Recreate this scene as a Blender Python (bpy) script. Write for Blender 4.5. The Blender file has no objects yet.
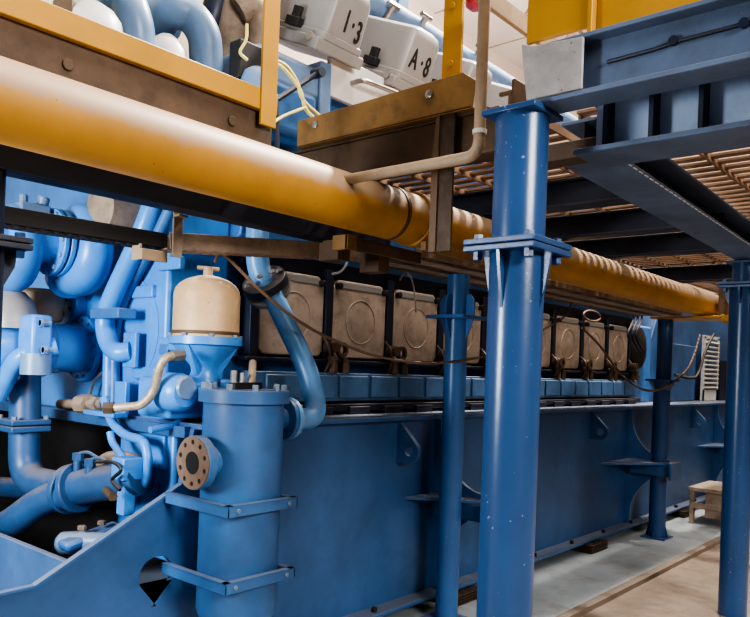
import bpy, bmesh, math, random
from mathutils import Vector as V, Matrix
random.seed(7)
COL = bpy.context.scene.collection
PI = math.pi
# ------------------------------------------------------------------ camera model (metres; X runs along the engine, Y into it, Z up)
F = 750.0; AL = math.atan(642 / F); CA = math.cos(AL); SA = math.sin(AL)
ROLL = math.atan(.037); PP = 58.0; H = 1.5

def at(px, py, Y=None, X=None, Z=None):
    "the point of the plane Y=, X= or Z= that is seen at a pixel"
    a = px - 375; b = py - 308.5
    u = (a*math.cos(ROLL) + b*math.sin(ROLL)) / F
    v = -(b*math.cos(ROLL) - a*math.sin(ROLL) - PP) / F
    r = V((CA + u*SA, SA - u*CA, v))
    k = Y/r.y if Y is not None else (X/r.x if X is not None else (Z-H)/r.z)
    return V((r.x*k, r.y*k, r.z*k + H))

# ------------------------------------------------------------------ materials
def mat(name, col, rough=.45, var=.25, scale=2.5, dust=0., dcol=(.36,.27,.19), chips=0., ccol=(.12,.07,.045), metal=0., bump=0., grime=.0, gcol=(.05,.035,.025), lo=.25, hi=.9):
    m = bpy.data.materials.new(name); m.use_nodes = True
    nt = m.node_tree; N = nt.nodes; L = nt.links
    bs = N['Principled BSDF']; bs.inputs['Roughness'].default_value = rough; bs.inputs['Metallic'].default_value = metal
    tc = N.new('ShaderNodeNewGeometry')
    pos = tc.outputs['Position']
    def noise(sc, det=4, rg=.6):
        n = N.new('ShaderNodeTexNoise'); n.inputs['Scale'].default_value = sc; n.inputs['Detail'].default_value = det
        n.inputs['Roughness'].default_value = rg
        L.new(pos, n.inputs['Vector']); return n.outputs['Fac']
    def rmp(src, a, b, c0=0., c1=1.):
        n = N.new('ShaderNodeMapRange'); n.inputs[1].default_value = a; n.inputs[2].default_value = b
        n.inputs[3].default_value = c0; n.inputs[4].default_value = c1
        L.new(src, n.inputs[0]); return n.outputs[0]
    def mul(a, b):
        n = N.new('ShaderNodeMath'); n.operation = 'MULTIPLY'
        L.new(a, n.inputs[0])
        if isinstance(b, float): n.inputs[1].default_value = b
        else: L.new(b, n.inputs[1])
        return n.outputs[0]
    def mix(f, a, b):
        n = N.new('ShaderNodeMixRGB'); L.new(f, n.inputs[0])
        if isinstance(a, tuple): n.inputs[1].default_value = (*a, 1)
        else: L.new(a, n.inputs[1])
        n.inputs[2].default_value = (*b, 1); return n.outputs[0]
    base = mix(rmp(noise(scale), .3, .75), tuple(min(1, c*(1+var*.6)) for c in col), tuple(c*(1-var) for c in col))
    if grime > 0:
        base = mix(mul(rmp(noise(scale*3.1, 6, .7), .48, .72), grime), base, gcol)
    if chips > 0:
        base = mix(rmp(noise(75, 2, .5), .735 - chips*.1, .75 - chips*.1), base, ccol)
    if dust > 0:
        sp = N.new('ShaderNodeSeparateXYZ'); L.new(tc.outputs['Normal'], sp.inputs[0])
        ad = N.new('ShaderNodeMath'); ad.operation = 'MULTIPLY_ADD'
        L.new(noise(9, 5, .65), ad.inputs[0]); ad.inputs[1].default_value = .7
        L.new(sp.outputs['Z'], ad.inputs[2])
        base = mix(mul(rmp(ad.outputs[0], lo+.35, hi+.35), dust), base, dcol)
    L.new(base, bs.inputs['Base Color'])
    if bump > 0:
        bp = N.new('ShaderNodeBump'); bp.inputs['Strength'].default_value = bump; bp.inputs['Distance'].default_value = .01
        L.new(noise(26, 5, .7), bp.inputs['Height']); L.new(bp.outputs[0], bs.inputs['Normal'])
    return m

M = dict(
 bright=mat('bright_blue_paint', (.07,.265,.66), .34, .22, 2.2, dust=.10, dcol=(.4,.4,.42), grime=.25, gcol=(.03,.1,.22)),
 blue=mat('engine_blue_paint', (.055,.175,.43), .42, .3, 2., dust=.4, dcol=(.30,.30,.32), grime=.35, gcol=(.03,.07,.14)),
 base=mat('base_blue_paint', (.056,.14,.315), .36, .38, 1.3, dust=.55, dcol=(.33,.31,.29), grime=.5, gcol=(.03,.075,.16)),
 column=mat('column_blue_paint', (.032,.085,.215), .28, .2, 1.8, dust=.25, chips=.15, ccol=(.25,.3,.4), bump=.06),
 canister=mat('canister_blue_paint', (.055,.15,.34), .4, .25, 3., dust=.5, dcol=(.28,.27,.27), grime=.2),
 pipe_blue=mat('pipe_blue_paint', (.14,.33,.62), .34, .2, 2.5, dust=.2, grime=.1),
 pale=mat('pale_blue_paint', (.15,.245,.40), .38, .25, 3., dust=.35, dcol=(.5,.46,.42), grime=.2, gcol=(.12,.12,.13)),
 beam=mat('dusty_beam_paint', (.115,.165,.265), .5, .35, 2.5, dust=.5, chips=.1, ccol=(.22,.2,.18), grime=.3),
 navy=mat('dark_navy_steel', (.018,.026,.05), .45, .4, 3., dust=.4, grime=.3),
 yellow=mat('yellow_paint', (.48,.255,.035), .4, .2, 2., dust=.3, dcol=(.5,.36,.2), grime=.12, gcol=(.2,.1,.03)),
 ypipe=mat('yellow_pipe_paint', (.47,.24,.04), .52, .25, 2.4, dust=.92, dcol=(.34,.235,.155), lo=-.08, hi=.16, chips=.03, ccol=(.12,.07,.03), grime=.15, gcol=(.26,.12,.03)),  # real dust, spread further down to paint in the light from above
 ochre=mat('ochre_dusty_paint', (.25,.145,.05), .55, .35, 3.5, dust=.5, dcol=(.45,.33,.2), grime=.55, gcol=(.09,.055,.03)),
 brown=mat('brown_rusty_steel', (.12,.075,.045), .65, .45, 3., dust=.6, dcol=(.33,.24,.16), grime=.5, gcol=(.035,.022,.015), bump=.15),
 dusty=mat('dusty_tray_steel', (.29,.22,.165), .7, .45, 4., dust=.6, dcol=(.42,.32,.24), grime=.5, gcol=(.07,.05,.035), bump=.2),
 grate=mat('grating_steel', (.26,.17,.115), .6, .4, 4., dust=.5, dcol=(.5,.35,.24), grime=.3),
 cream=mat('cream_paint', (.53,.36,.205), .5, .15, 4., dust=.3, dcol=(.55,.42,.28), grime=.5, gcol=(.36,.24,.13), chips=.14, ccol=(.25,.15,.07)),
 greycover=mat('grey_cover_paint', (.27,.26,.255), .4, .12, 3., dust=.25, dcol=(.42,.36,.3), grime=.15, gcol=(.28,.25,.22)),
 door=mat('hot_box_grey', (.50,.41,.34), .32, .3, 4., metal=.15, dust=.3, grime=.5, gcol=(.17,.12,.085), bump=.05),
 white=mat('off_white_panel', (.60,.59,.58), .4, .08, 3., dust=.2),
 greenish=mat('pale_green_block', (.52,.55,.42), .5, .15, 4., dust=.3, grime=.2),
 tan=mat('tan_tube_paint', (.36,.27,.18), .55, .2, 6., dust=.4, grime=.4, gcol=(.22,.15,.09)),
 panel=mat('lit_blue_panel', (.36,.46,.62), .42, .25, 5., dust=.2, grime=.25, gcol=(.16,.18,.22)),  # lighter blue than the flanges: frontal light put into the colour
 drust=mat('dark_rust_steel', (.06,.04,.027), .75, .5, 5., grime=.5, gcol=(.16,.11,.075), bump=.2),
 dpipe=mat('shaded_dusty_blue_pipe', (.035,.10,.24), .42, .3, 3., dust=.7, dcol=(.26,.22,.19), grime=.4, gcol=(.03,.05,.09), lo=.35, hi=1.0),  # dust is real; the blue is darkened for the shade low down
 rail=mat('grey_blue_rail_paint', (.08,.175,.33), .45, .3, 4., dust=.5, dcol=(.34,.34,.36), grime=.4, gcol=(.04,.06,.1)),
 slim=mat('lit_column_blue', (.055,.155,.38), .32, .2, 2., dust=.25, chips=.12, ccol=(.25,.3,.4)),  # lit copy of the column paint, for the side light on the slim column
 endlit=mat('lit_dusty_beam_end', (.34,.33,.33), .5, .35, 5., dust=.4, chips=.3, ccol=(.08,.07,.07), grime=.5, gcol=(.15,.13,.12), bump=.15),  # paler than the beam paint: light on the beam end put into the colour
 steel=mat('worn_steel', (.42,.40,.38), .35, .25, 8., metal=.8, grime=.3),
 pbolt=mat('painted_bolt', (.16,.22,.30), .4, .2, 9., dust=.4, dcol=(.45,.42,.4)),
 brass=mat('dirty_brass', (.13,.09,.06), .5, .35, 9., metal=.4, grime=.5),
 rust=mat('rusty_flange_face', (.22,.145,.105), .75, .3, 9., grime=.4, gcol=(.13,.07,.045), bump=.15),
 black=mat('black_rubber', (.012,.012,.013), .6, .2, 5., dust=.3),
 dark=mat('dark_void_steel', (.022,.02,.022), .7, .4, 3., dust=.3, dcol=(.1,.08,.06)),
 hose=mat('braided_hose', (.42,.35,.27), .5, .35, 40., metal=.3, grime=.5),
 wire=mat('tan_cable', (.16,.10,.065), .6, .2, 8.),
 wyellow=mat('yellow_green_wire', (.66,.56,.18), .5, .2, 30.),
 red=mat('red_plastic', (.35,.03,.03), .4, .1, 5.),
 letter=mat('black_stencil_paint', (.014,.014,.016), .6, .3, 60.),
 wood=mat('worn_grey_step', (.34,.26,.2), .7, .25, 6., dust=.5, dcol=(.55,.45,.36), grime=.4),
 louver=mat('pale_louvre_paint', (.62,.62,.60), .45, .12, 6., dust=.2),
 concrete=mat('dusty_concrete', (.26,.205,.16), .8, .3, 1.3, grime=.6, gcol=(.13,.085,.055), bump=.12),
 slab=mat('pale_blue_floor_paint', (.42,.47,.49), .6, .25, 1.1, grime=.6, gcol=(.24,.19,.145), bump=.06),
 wall=mat('cream_wall_paint', (.72,.60,.50), .8, .1, .6),
 ceil=mat('pale_ceiling', (.66,.60,.56), .8, .12, .5),
)
def emit(name, col, s):
    m = bpy.data.materials.new(name); m.use_nodes = True
    b = m.node_tree.nodes['Principled BSDF']
    b.inputs['Base Color'].default_value = (*col, 1); b.inputs['Emission Color'].default_value = (*col, 1); b.inputs['Emission Strength'].default_value = s
    return m
M['sky'] = emit('daylight_glass', (.75,.87,1), 2.2)

# ------------------------------------------------------------------ mesh builder
def basis(d):
    d = V(d).normalized(); a = V((0,0,1)) if abs(d.z) < .9 else V((1,0,0))
    x = a.cross(d).normalized(); return x, d.cross(x).normalized(), d

class B:
    def __init__(s): s.b = bmesh.new()
    def poly(s, vs): 
        try: return s.b.faces.new(vs)
        except ValueError: return None
    def box(s, x0, x1, y0, y1, z0, z1):
        return s.obox(V(((x0+x1)/2,(y0+y1)/2,(z0+z1)/2)), V(((x1-x0)/2,0,0)), V((0,(y1-y0)/2,0)), V((0,0,(z1-z0)/2)))
    def obox(s, c, ax, ay, az):
        c, ax, ay, az = V(c), V(ax), V(ay), V(az)
        v = [s.b.verts.new(c + i*ax + j*ay + k*az) for i in (-1,1) for j in (-1,1) for k in (-1,1)]
        for f in ((0,1,3,2),(4,6,7,5),(0,4,5,1),(2,3,7,6),(0,2,6,4),(1,5,7,3)): s.poly([v[i] for i in f])
        return s
    def bar(s, p, q, w, h, up=(0,0,1)):
        p, q = V(p), V(q); d = (q-p); x = d.cross(V(up)).normalized(); z = x.cross(d).normalized()
        return s.obox((p+q)/2, d/2, x*w/2, z*h/2)
    def lathe(s, p, d, prof, n=28):
        p = V(p); x, y, d = basis(d); prev = None; first = None
        for h, r in prof:
            if r < 1e-6: ring = [s.b.verts.new(p + d*h)]
            else: ring = [s.b.verts.new(p + d*h + (x*math.cos(t) + y*math.sin(t))*r) for t in (2*PI*i/n for i in range(n))]
            if prev:
                for i in range(n):
                    j = (i+1) % n
                    if len(prev) == 1 and len(ring) == 1: break
                    if len(prev) == 1: s.poly([prev[0], ring[i], ring[j]])
                    elif len(ring) == 1: s.poly([prev[i], prev[j], ring[0]])
                    else: s.poly([prev[i], prev[j], ring[j], ring[i]])
            else: first = ring
            prev = ring
        if len(first) > 1: s.poly(first[::-1])
        if len(prev) > 1: s.poly(prev)
        return s
    def cyl(s, p, q, r, r2=None, n=24):
        p, q = V(p), V(q); return s.lathe(p, q-p, [(0, r), ((q-p).length, r if r2 is None else r2)], n)
    def ring(s, p, q, ro, ri, n=28):
        p, q = V(p), V(q); h = (q-p).length; x, y, d = basis(q-p); R = []
        for hh, r in ((0,ri),(0,ro),(h,ro),(h,ri)):
            R.append([s.b.verts.new(p + d*hh + (x*math.cos(t)+y*math.sin(t))*r) for t in (2*PI*i/n for i in range(n))])
        for k in range(4):
            a, b_ = R[k], R[(k+1) % 4]
            for i in range(n): s.poly([a[i], a[(i+1)%n], b_[(i+1)%n], b_[i]])
        return s
    def tube(s, pts, r, bend=0., n=16, smooth=0, rs=None):
        pts = [V(p) for p in pts]
        if bend > 0:
            out = [pts[0]]
            for a, b_, c in zip(pts, pts[1:], pts[2:]):
                u = (a-b_); w = (c-b_); k = min(bend, u.length*.49, w.length*.49)
                p0 = b_ + u.normalized()*k; p1 = b_ + w.normalized()*k
                for i in range(9):
                    t = i/8; out.append(p0*(1-t)**2 + b_*2*t*(1-t) + p1*t*t)
            pts = out + [pts[-1]]
        if smooth:
            P = [pts[0]*2-pts[1]] + pts + [pts[-1]*2-pts[-2]]; out = []
            for i in range(1, len(P)-2):
                for k in range(smooth):
                    t = k/smooth
                    out.append(.5*((2*P[i]) + (P[i+1]-P[i-1])*t + (2*P[i-1]-5*P[i]+4*P[i+1]-P[i+2])*t*t + (3*P[i]-P[i-1]-3*P[i+1]+P[i+2])*t**3))
            pts = out + [pts[-1]]
        pts = [p for i, p in enumerate(pts) if i == 0 or (p-pts[i-1]).length > 1e-5]
        d0 = (pts[1]-pts[0]).normalized(); x, y, _ = basis(d0); prev = None; first = None; N = len(pts)
        for i, p in enumerate(pts):
            d = ((pts[min(i+1, N-1)]-p).normalized() + (p-pts[max(i-1, 0)]).normalized()).normalized()
            x = (x - d*x.dot(d)).normalized(); y = d.cross(x)
            rr = r if rs is None else rs[0] + (rs[1]-rs[0])*i/(N-1)
            ring = [s.b.verts.new(p + (x*math.cos(t)+y*math.sin(t))*rr) for t in (2*PI*k/n for k in range(n))]
            if prev:
                for k in range(n): s.poly([prev[k], prev[(k+1)%n], ring[(k+1)%n], ring[k]])
            else: first = ring
            prev = ring
        s.poly(first[::-1]); s.poly(prev); return s
    def plate(s, outline, holes, f, ext):
        "flat plate from a 2D outline with holes; f maps (u, v) to 3D, ext is the thickness vector"
        t = bmesh.new(); es = []
        for loop in [outline] + holes:
            vs = [t.verts.new(f(*p)) for p in loop]
            for i in range(len(vs)): es.append(t.edges.new((vs[i], vs[(i+1) % len(vs)])))
        bmesh.ops.triangle_fill(t, use_beauty=True, use_dissolve=False, edges=es)
        g = bmesh.ops.extrude_face_region(t, geom=t.faces[:])
        bmesh.ops.translate(t, verts=[e for e in g['geom'] if isinstance(e, bmesh.types.BMVert)], vec=V(ext))
        me = bpy.data.meshes.new('t'); t.to_mesh(me); t.free(); s.b.from_mesh(me); bpy.data.meshes.remove(me); return s
    def build(s, name, m, root=None, bevel=0., parent=None, ang=35):
        """one mesh object; root is the thing it belongs to (verts are stored relative to the thing's base)"""
        bmesh.ops.recalc_face_normals(s.b, faces=s.b.faces[:])
        par = parent or root
        if root is None:
            xs = [v.co for v in s.b.verts]
            off = V(((min(c.x for c in xs)+max(c.x for c in xs))/2, (min(c.y for c in xs)+max(c.y for c in xs))/2, min(c.z for c in xs)))
        else: off = root.location.copy()
        bmesh.ops.translate(s.b, verts=s.b.verts[:], vec=-off)
        me = bpy.data.meshes.new(name); s.b.to_mesh(me); s.b.free()
        me.polygons.foreach_set('use_smooth', [True]*len(me.polygons))
        me.set_sharp_from_angle(angle=math.radians(ang))
        me.materials.append(M[m] if isinstance(m, str) else m)
        o = bpy.data.objects.new(name, me); COL.objects.link(o)
        if par is not None: o.parent = par
        if root is None: o.location = off
        if bevel > 0:
            md = o.modifiers.new('bevel', 'BEVEL'); md.width = bevel; md.segments = 2; md.limit_method = 'ANGLE'; md.angle_limit = math.radians(40)
        return o

def tag(o, label, cat, group=None):
    o['label'] = label; o['category'] = cat
    if group: o['group'] = group
    return o
def thing(name, loc, label, cat, group=None):
    o = bpy.data.objects.new(name, None); o.empty_display_size = .1; COL.objects.link(o); o.location = V(loc); return tag(o, label, cat, group)
def struct(o): o['kind'] = 'structure'; return o
def bolts(root, pts, d, r=.014, h=.014, m='pbolt', parent=None, name='bolt'):
    me = None
    for p in pts:
        if me is None:
            b = B(); b.lathe((0,0,0), d, [(0,r),(h*.9,r),(h,r*.8)], 6)
            o = b.build(name, m, None); o.location = (0,0,0)
            # build() centred it: undo so that the origin sits under the head
            x = V(d).normalized()*h/2; lo = min(v.co.z for v in o.data.vertices); 
            me = o.data
            c = sum((v.co for v in me.vertices), V())/len(me.vertices)
            for v in me.vertices: v.co = v.co - c + x
        else:
            o = bpy.data.objects.new(name, me); COL.objects.link(o)
        o.parent = parent or root; o.location = V(p) - root.location
def circ(c, d, R, n, ph=0.):
    x, y, d = basis(d); return [V(c) + (x*math.cos(t)+y*math.sin(t))*R for t in (ph + 2*PI*i/n for i in range(n))]
def c2(cx, cy, r, n=24, ph=0): return [(cx + r*math.cos(ph+2*PI*i/n), cy + r*math.sin(ph+2*PI*i/n)) for i in range(n)]

# ================================================================== SETTING
struct(B().box(-5, 17, -7, 2.0, -.1, 0).build('floor', 'concrete'))
struct(B().box(-5, 17, 2.06, 9, -.1, .02).build('floor.001', 'slab'))
struct(B().box(-5, 17, 2.0, 2.06, -.1, .035).build('trim_1', 'concrete'))
struct(B().box(-5, 17, 9, 9.2, 0, 8.6).build('wall_back', 'wall'))
struct(B().box(17, 17.2, -7, 9, 0, 8.6).build('wall_right', 'wall'))
struct(B().box(13, 13.1, -3, 9, 0, 2.9).build('wall_dark_backdrop', 'brown'))  # dark partition added to block the bright wall beyond
struct(B().box(-5, 17, -7, 9, 8.6, 8.8).build('ceiling', 'ceil'))
# seams of the ceiling cladding and of the wall cladding seen high up in the middle
b = B()
for x in range(-4, 17, 2): b.box(x, x+.03, -7, 9, 8.585, 8.6)
for y in range(-6, 9, 3): b.box(-5, 17, y, y+.03, 8.585, 8.6)
struct(b.build('trim_2', 'tan'))
w = at(258, -2, Y=8.95)
wn = struct(B().box(w.x-.5, w.x+.55, 8.95, 8.98, w.z-.35, w.z+.9).build('window_1', 'sky'))
b = B()
for dx in (-.5, .0, .5): b.box(w.x+dx, w.x+dx+.05, 8.92, 8.99, w.z-.38, w.z+.92)
for dz in (-.38, .9): b.box(w.x-.5, w.x+.55, 8.92, 8.99, w.z+dz, w.z+dz+.05)
b.build('window_frame', 'white', wn)

# ================================================================== ENGINE BASE FRAME
eb = thing('engine_base_frame', (6, 2.9, 0), 'long dark blue welded steel base girder carrying the engine', 'base frame')
hc = at(156.5, 575, Y=2.77)
tear = [(hc.x + .085*math.cos(t), hc.z + .08*math.sin(t)) for t in [math.radians(-25 + 230*i/20) for i in range(21)]] + [(hc.x+.005, hc.z-.135), (hc.x-.02, hc.z-.135)]
out = [(.3,.10),(.3,.60),(1.2,.618),(1.331,.623),(1.97,.944),(2.03,1.19),(12.6,1.19),(12.6,.10)]
fXZ = lambda u, v: V((u, 2.77, v))
b = B(); b.plate(out, [tear], fXZ, (0,.03,0)); b.build('side_plate', 'base', eb, ang=30)
b = B()
for (p, q) in (((.3,.60),(1.331,.623)), ((1.331,.623),(1.97,.944))):
    b.bar((p[0],2.775,p[1]+.006),(q[0],2.775,q[1]+.006), .032, .010)
b.build('edge_strip', 'canister', eb)
B().box(2.03, 12.6, 2.71, 3.3, 1.19, 1.215).build('top_flange', 'base', eb, .004)
B().box(.3, 12.6, 2.66, 2.85, .095, .118).build('bottom_flange', 'base', eb, .004)
B().box(.3, 12.6, 5.4, 5.45, .1, 1.19).build('side_plate', 'dark', eb)  # far plate coloured dark to stand for the shade inside the base
B().box(2.4, 2.42, 3.42, 5.4, .1, 1.2).build('dark_backing', 'dark', eb)  # dark sheet added to paint the shaded void under the front housing
B().box(2.0, 12.6, 2.8, 5.4, 1.15, 1.2).build('deck_plate', 'base', eb)
B().box(1.5, 1.53, 2.8, 5.4, .1, .672).build('cross_plate', 'base', eb, .003)
B().box(1.54, 2.6, 2.81, 3.42, .40, .41).build('lit_floor_plate', 'pale', eb)  # pale plate added to stand for the lit floor behind the hole
B().box(2.62, 2.66, 2.8, 5.4, .1, 1.15).build('cross_plate', 'dark', eb, .003)  # dark back plate added for the shade inside the base
b = B()
for x in [3.1+.62*i for i in range(15)]:
    b.cyl((x,2.71,.118),(x,2.71,.135),.016,n=6); b.cyl((x,2.71,.135),(x,2.71,.155),.008,n=8)
bl = [(3.25+.62*i, 2.705, .118) for i in range(14)]
b.b.free()
bolts(eb, bl, (0,0,1), .017, .03, 'dark')
for x in (3.48, 6.15, 8.8):
    fy = lambda u, v, x=x: V((x, 2.775-u, v))
    o2 = [(0,.94),(0,1.175),(.025,1.175)] + [(.095 + .068*math.cos(t), 1.012 + .068*math.sin(t)) for t in [math.radians(38 - 128*i/10) for i in range(11)]]
    B().plate(o2, [c2(.095,1.012,.03,18)], fy, (.03,0,0)).build('lifting_lug', 'base', eb)
for x, tl in ((3.86,.28), (6.95,.55), (9.65,.6)):
    fy = lambda u, v, x=x: V((x, 2.775-u, v))
    top = [(0,.73),(0,1.185),(.05,1.185)] + [(.05 + .36*(1-math.cos(t)), .75 + .40*(1-math.sin(t))) for t in [PI/2*i/10 for i in range(11)]][0:11] + [(.41,.73)]
    B().plate(top, [], fy, (.025,0,0)).build('gusset', 'base', eb)
    bot = [(0,.70),(0,.13),(.06,.13)] + [(.06 + .30*(i/8)**2.2, .2 + .45*(i/8)) for i in range(9)] + [(.38,.70)]
    B().plate(bot, [], fy, (.025,0,0)).build('gusset', 'base', eb)
    B().plate([(x-tl,2.775),(x-tl+.05,2.72),(x-.0,2.34),(x+.14,2.34),(x+.38,2.775)], [], lambda u, v: V((u,v,.703)), (0,0,.02)).build('bracket_shelf', 'base', eb, .003)
    b = B(); b.box(x-.06, x+.07, 2.32, 2.7, .60, .70); b.box(x-.12, x+.13, 2.30, 2.325, .58, .73); b.build('bracket_arm', 'base', eb, .004)
vm = None
for i, (x, lab) in enumerate(((4.05, 'laminated steel spring mount under the girder, left of the big blue column'), (6.05, 'laminated steel spring mount under the girder, midway along the painted strip'), (8.35, 'laminated steel spring mount under the girder beside the wooden step'))):
    b = B()
    for k in range(4): b.box(x-.16, x+.16, 2.6, 2.84, .022+k*.018, .034+k*.018)
    for dx in (-.1,0,.1): b.cyl((x+dx,2.64,.02),(x+dx,2.64,.094),.022,n=12)
    tag(b.build('vibration_mount', 'brass', None, .002), lab, 'mount', 'mounts under the engine girder')

# ================================================================== ENGINE
en = thing('diesel_engine', (5, 4.1, 1.2), 'huge blue diesel engine block with a row of grey square hot box doors', 'engine')
prof = [(3.13,1.22),(3.13,2.06),(2.98,2.14),(2.92,2.62),(2.80,2.75),(2.84,3.0),(3.25,3.16),(4.15,2.66),(5.05,3.16),(5.46,3.0),(5.4,2.7),(5.17,2.06),(5.17,1.22)]
B().plate(prof, [], lambda u, v: V((2.42, u, v)), (5.35,0,0)).build('crankcase', 'blue', en, .01)
pf = [(3.06,1.20),(3.06,2.62),(5.3,2.62),(5.3,1.20)]
B().plate(pf, [], lambda u, v: V((2.06, u, v)), (.36,0,0)).build('front_housing', 'bright', en, .02)
# front details: round access cover, bolted pads, lower front block
fc = at(128, 330, X=2.06)
b = B(); b.lathe((2.065, fc.y, fc.z), (-1,0,0), [(0,.27),(.008,.27),(.011,.262),(.011,0)], 48); b.build('access_cover', 'bright', en)
for (px, py) in ((146,292),(148,373),(173,264),(173,344)):
    p = at(px, py, X=2.06); b = B(); b.box(2.035, 2.065, p.y-.09, p.y+.09, p.z-.03, p.z+.03); b.build('lifting_pad', 'bright', en, .006)
for z in (1.52, 2.02):
    B().box(2.03, 2.35, 3.00, 3.07, z, z+.05).build('bracket', 'blue', en, .005)
B().box(2.05, 2.55, 2.95, 3.42, .55, 1.2).build('front_block', 'bright', en, .02)
b = B(); b.box(2.03, 2.06, 3.0, 3.36, .98, 1.14); b.box(2.03,2.06,3.05,3.3,.68,.92); b.build('block_cover', 'bright', en, .008)
# hot box
P_ = .56; X0 = 3.136
B().box(2.5, 7.75, 3.06, 3.13, 2.012, 2.10).build('hot_box_rail', 'navy', en, .004)
B().box(2.5, 7.72, 3.0, 3.12, 1.51, 1.53).build('hot_box_sill', 'navy', en, .004)
for n in range(-1, 9):
    x = X0 + P_*n
    if n >= 0: pass
    B().box(x-.03, x+.03, 3.03, 3.13, 1.52, 2.05).build('hot_box_post', 'navy', en, .004)
door0 = None
for n in range(-1, 8):
    x = X0 + P_*n; xc = x + .285
    b = B()
    x0, x1, z0, z1 = x+.038, x+P_-.038, 1.545, 2.005
    c = .03
    o2 = [(x0+c,z0),(x1-c,z0),(x1,z0+c),(x1,z1-c*1.6),(x1-c*1.6,z1),(x0+c*1.6,z1),(x0,z1-c*1.6),(x0,z0+c)]
    b.plate(o2, [], lambda u, v: V((u, 3.04, v)), (0,.05,0))
    # upper lip that leans back
    d = b.build('hot_box_door', 'door', en, .008)
    b = B(); b.ring((xc,3.043,1.765),(xc,3.035,1.765), .136, .128, 40); b.lathe((xc,3.041,1.765),(0,-1,0),[(0,.126),(.004,.10),(.010,.06),(.010,0)],36)
    b.build('door_boss', 'door', en, .003, parent=d)
    b = B()
    for kx in (x0+.03, x1-.03): B().lathe((kx,3.04,1.965),(0,-1,0),[(0,.02),(.03,.02),(.036,.014),(.036,0)],12).build('door_knob', 'dark', en, parent=d)
    b = B(); b.plate([(x0+.05,1.955),(x1-.05,1.955),(x1-.06,1.99),(x0+.06,1.99)], [], lambda u, v: V((u, 3.034, v)), (0,.006,0)); b.build('door_lip', 'greycover', en, .002, parent=d)
# fuel rail box in front of the hot box, and dark ledge under it
B().box(2.55, 7.75, 2.98, 3.13, 1.29, 1.455).build('fuel_rail_box', 'rail', en, .006)
for k in range(18):
    x = 2.62 + P_/2*k
    B().box(x, x+P_/2-.03, 2.965, 2.985, 1.31, 1.44).build('rail_cover', 'rail', en, .006)
b = B(); b.box(2.55, 7.75, 2.95, 3.13, 1.235, 1.275)
for k in range(16): b.box(2.6+.32*k, 2.78+.32*k, 2.935, 2.96, 1.215, 1.26)
b.build('lower_ledge', 'navy', en, .003)
for n in range(0, 9):
    x = X0 + P_*n
    b = B()
    b.cyl((x-.0,2.99,1.455),(x,2.99,1.53),.032,.026,14); b.cyl((x,2.99,1.53),(x,2.99,1.55),.035,n=6)
    b.cyl((x+.11,3.0,1.455),(x+.11,3.0,1.51),.035,n=6); b.cyl((x+.11,3.0,1.51),(x+.11,3.0,1.545),.026,n=14)
    b.cyl((x-.02,3.02,1.60),(x-.02,2.95,1.60),.035,.03,16); b.ring((x+.07,3.0,1.59),(x+.07,2.975,1.59),.045,.026,18)
    b.tube([(x-.06,3.02,1.66),(x-.07,2.96,1.6),(x-.05,2.97,1.52),(x-.05,3.0,1.46)], .008, smooth=5, n=8)
    b.build('fuel_connector', 'brass', en)
# engine rear end
B().box(7.78, 8.35, 3.08, 5.1, 1.22, 2.05).build('rear_housing', 'blue', en, .02)
b = B(); b.lathe((7.86,2.98,1.80),(0,1,0),[(0,.05),(.05,.22),(.15,.25)],24); b.build('rear_damper', 'dark', en)

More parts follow.
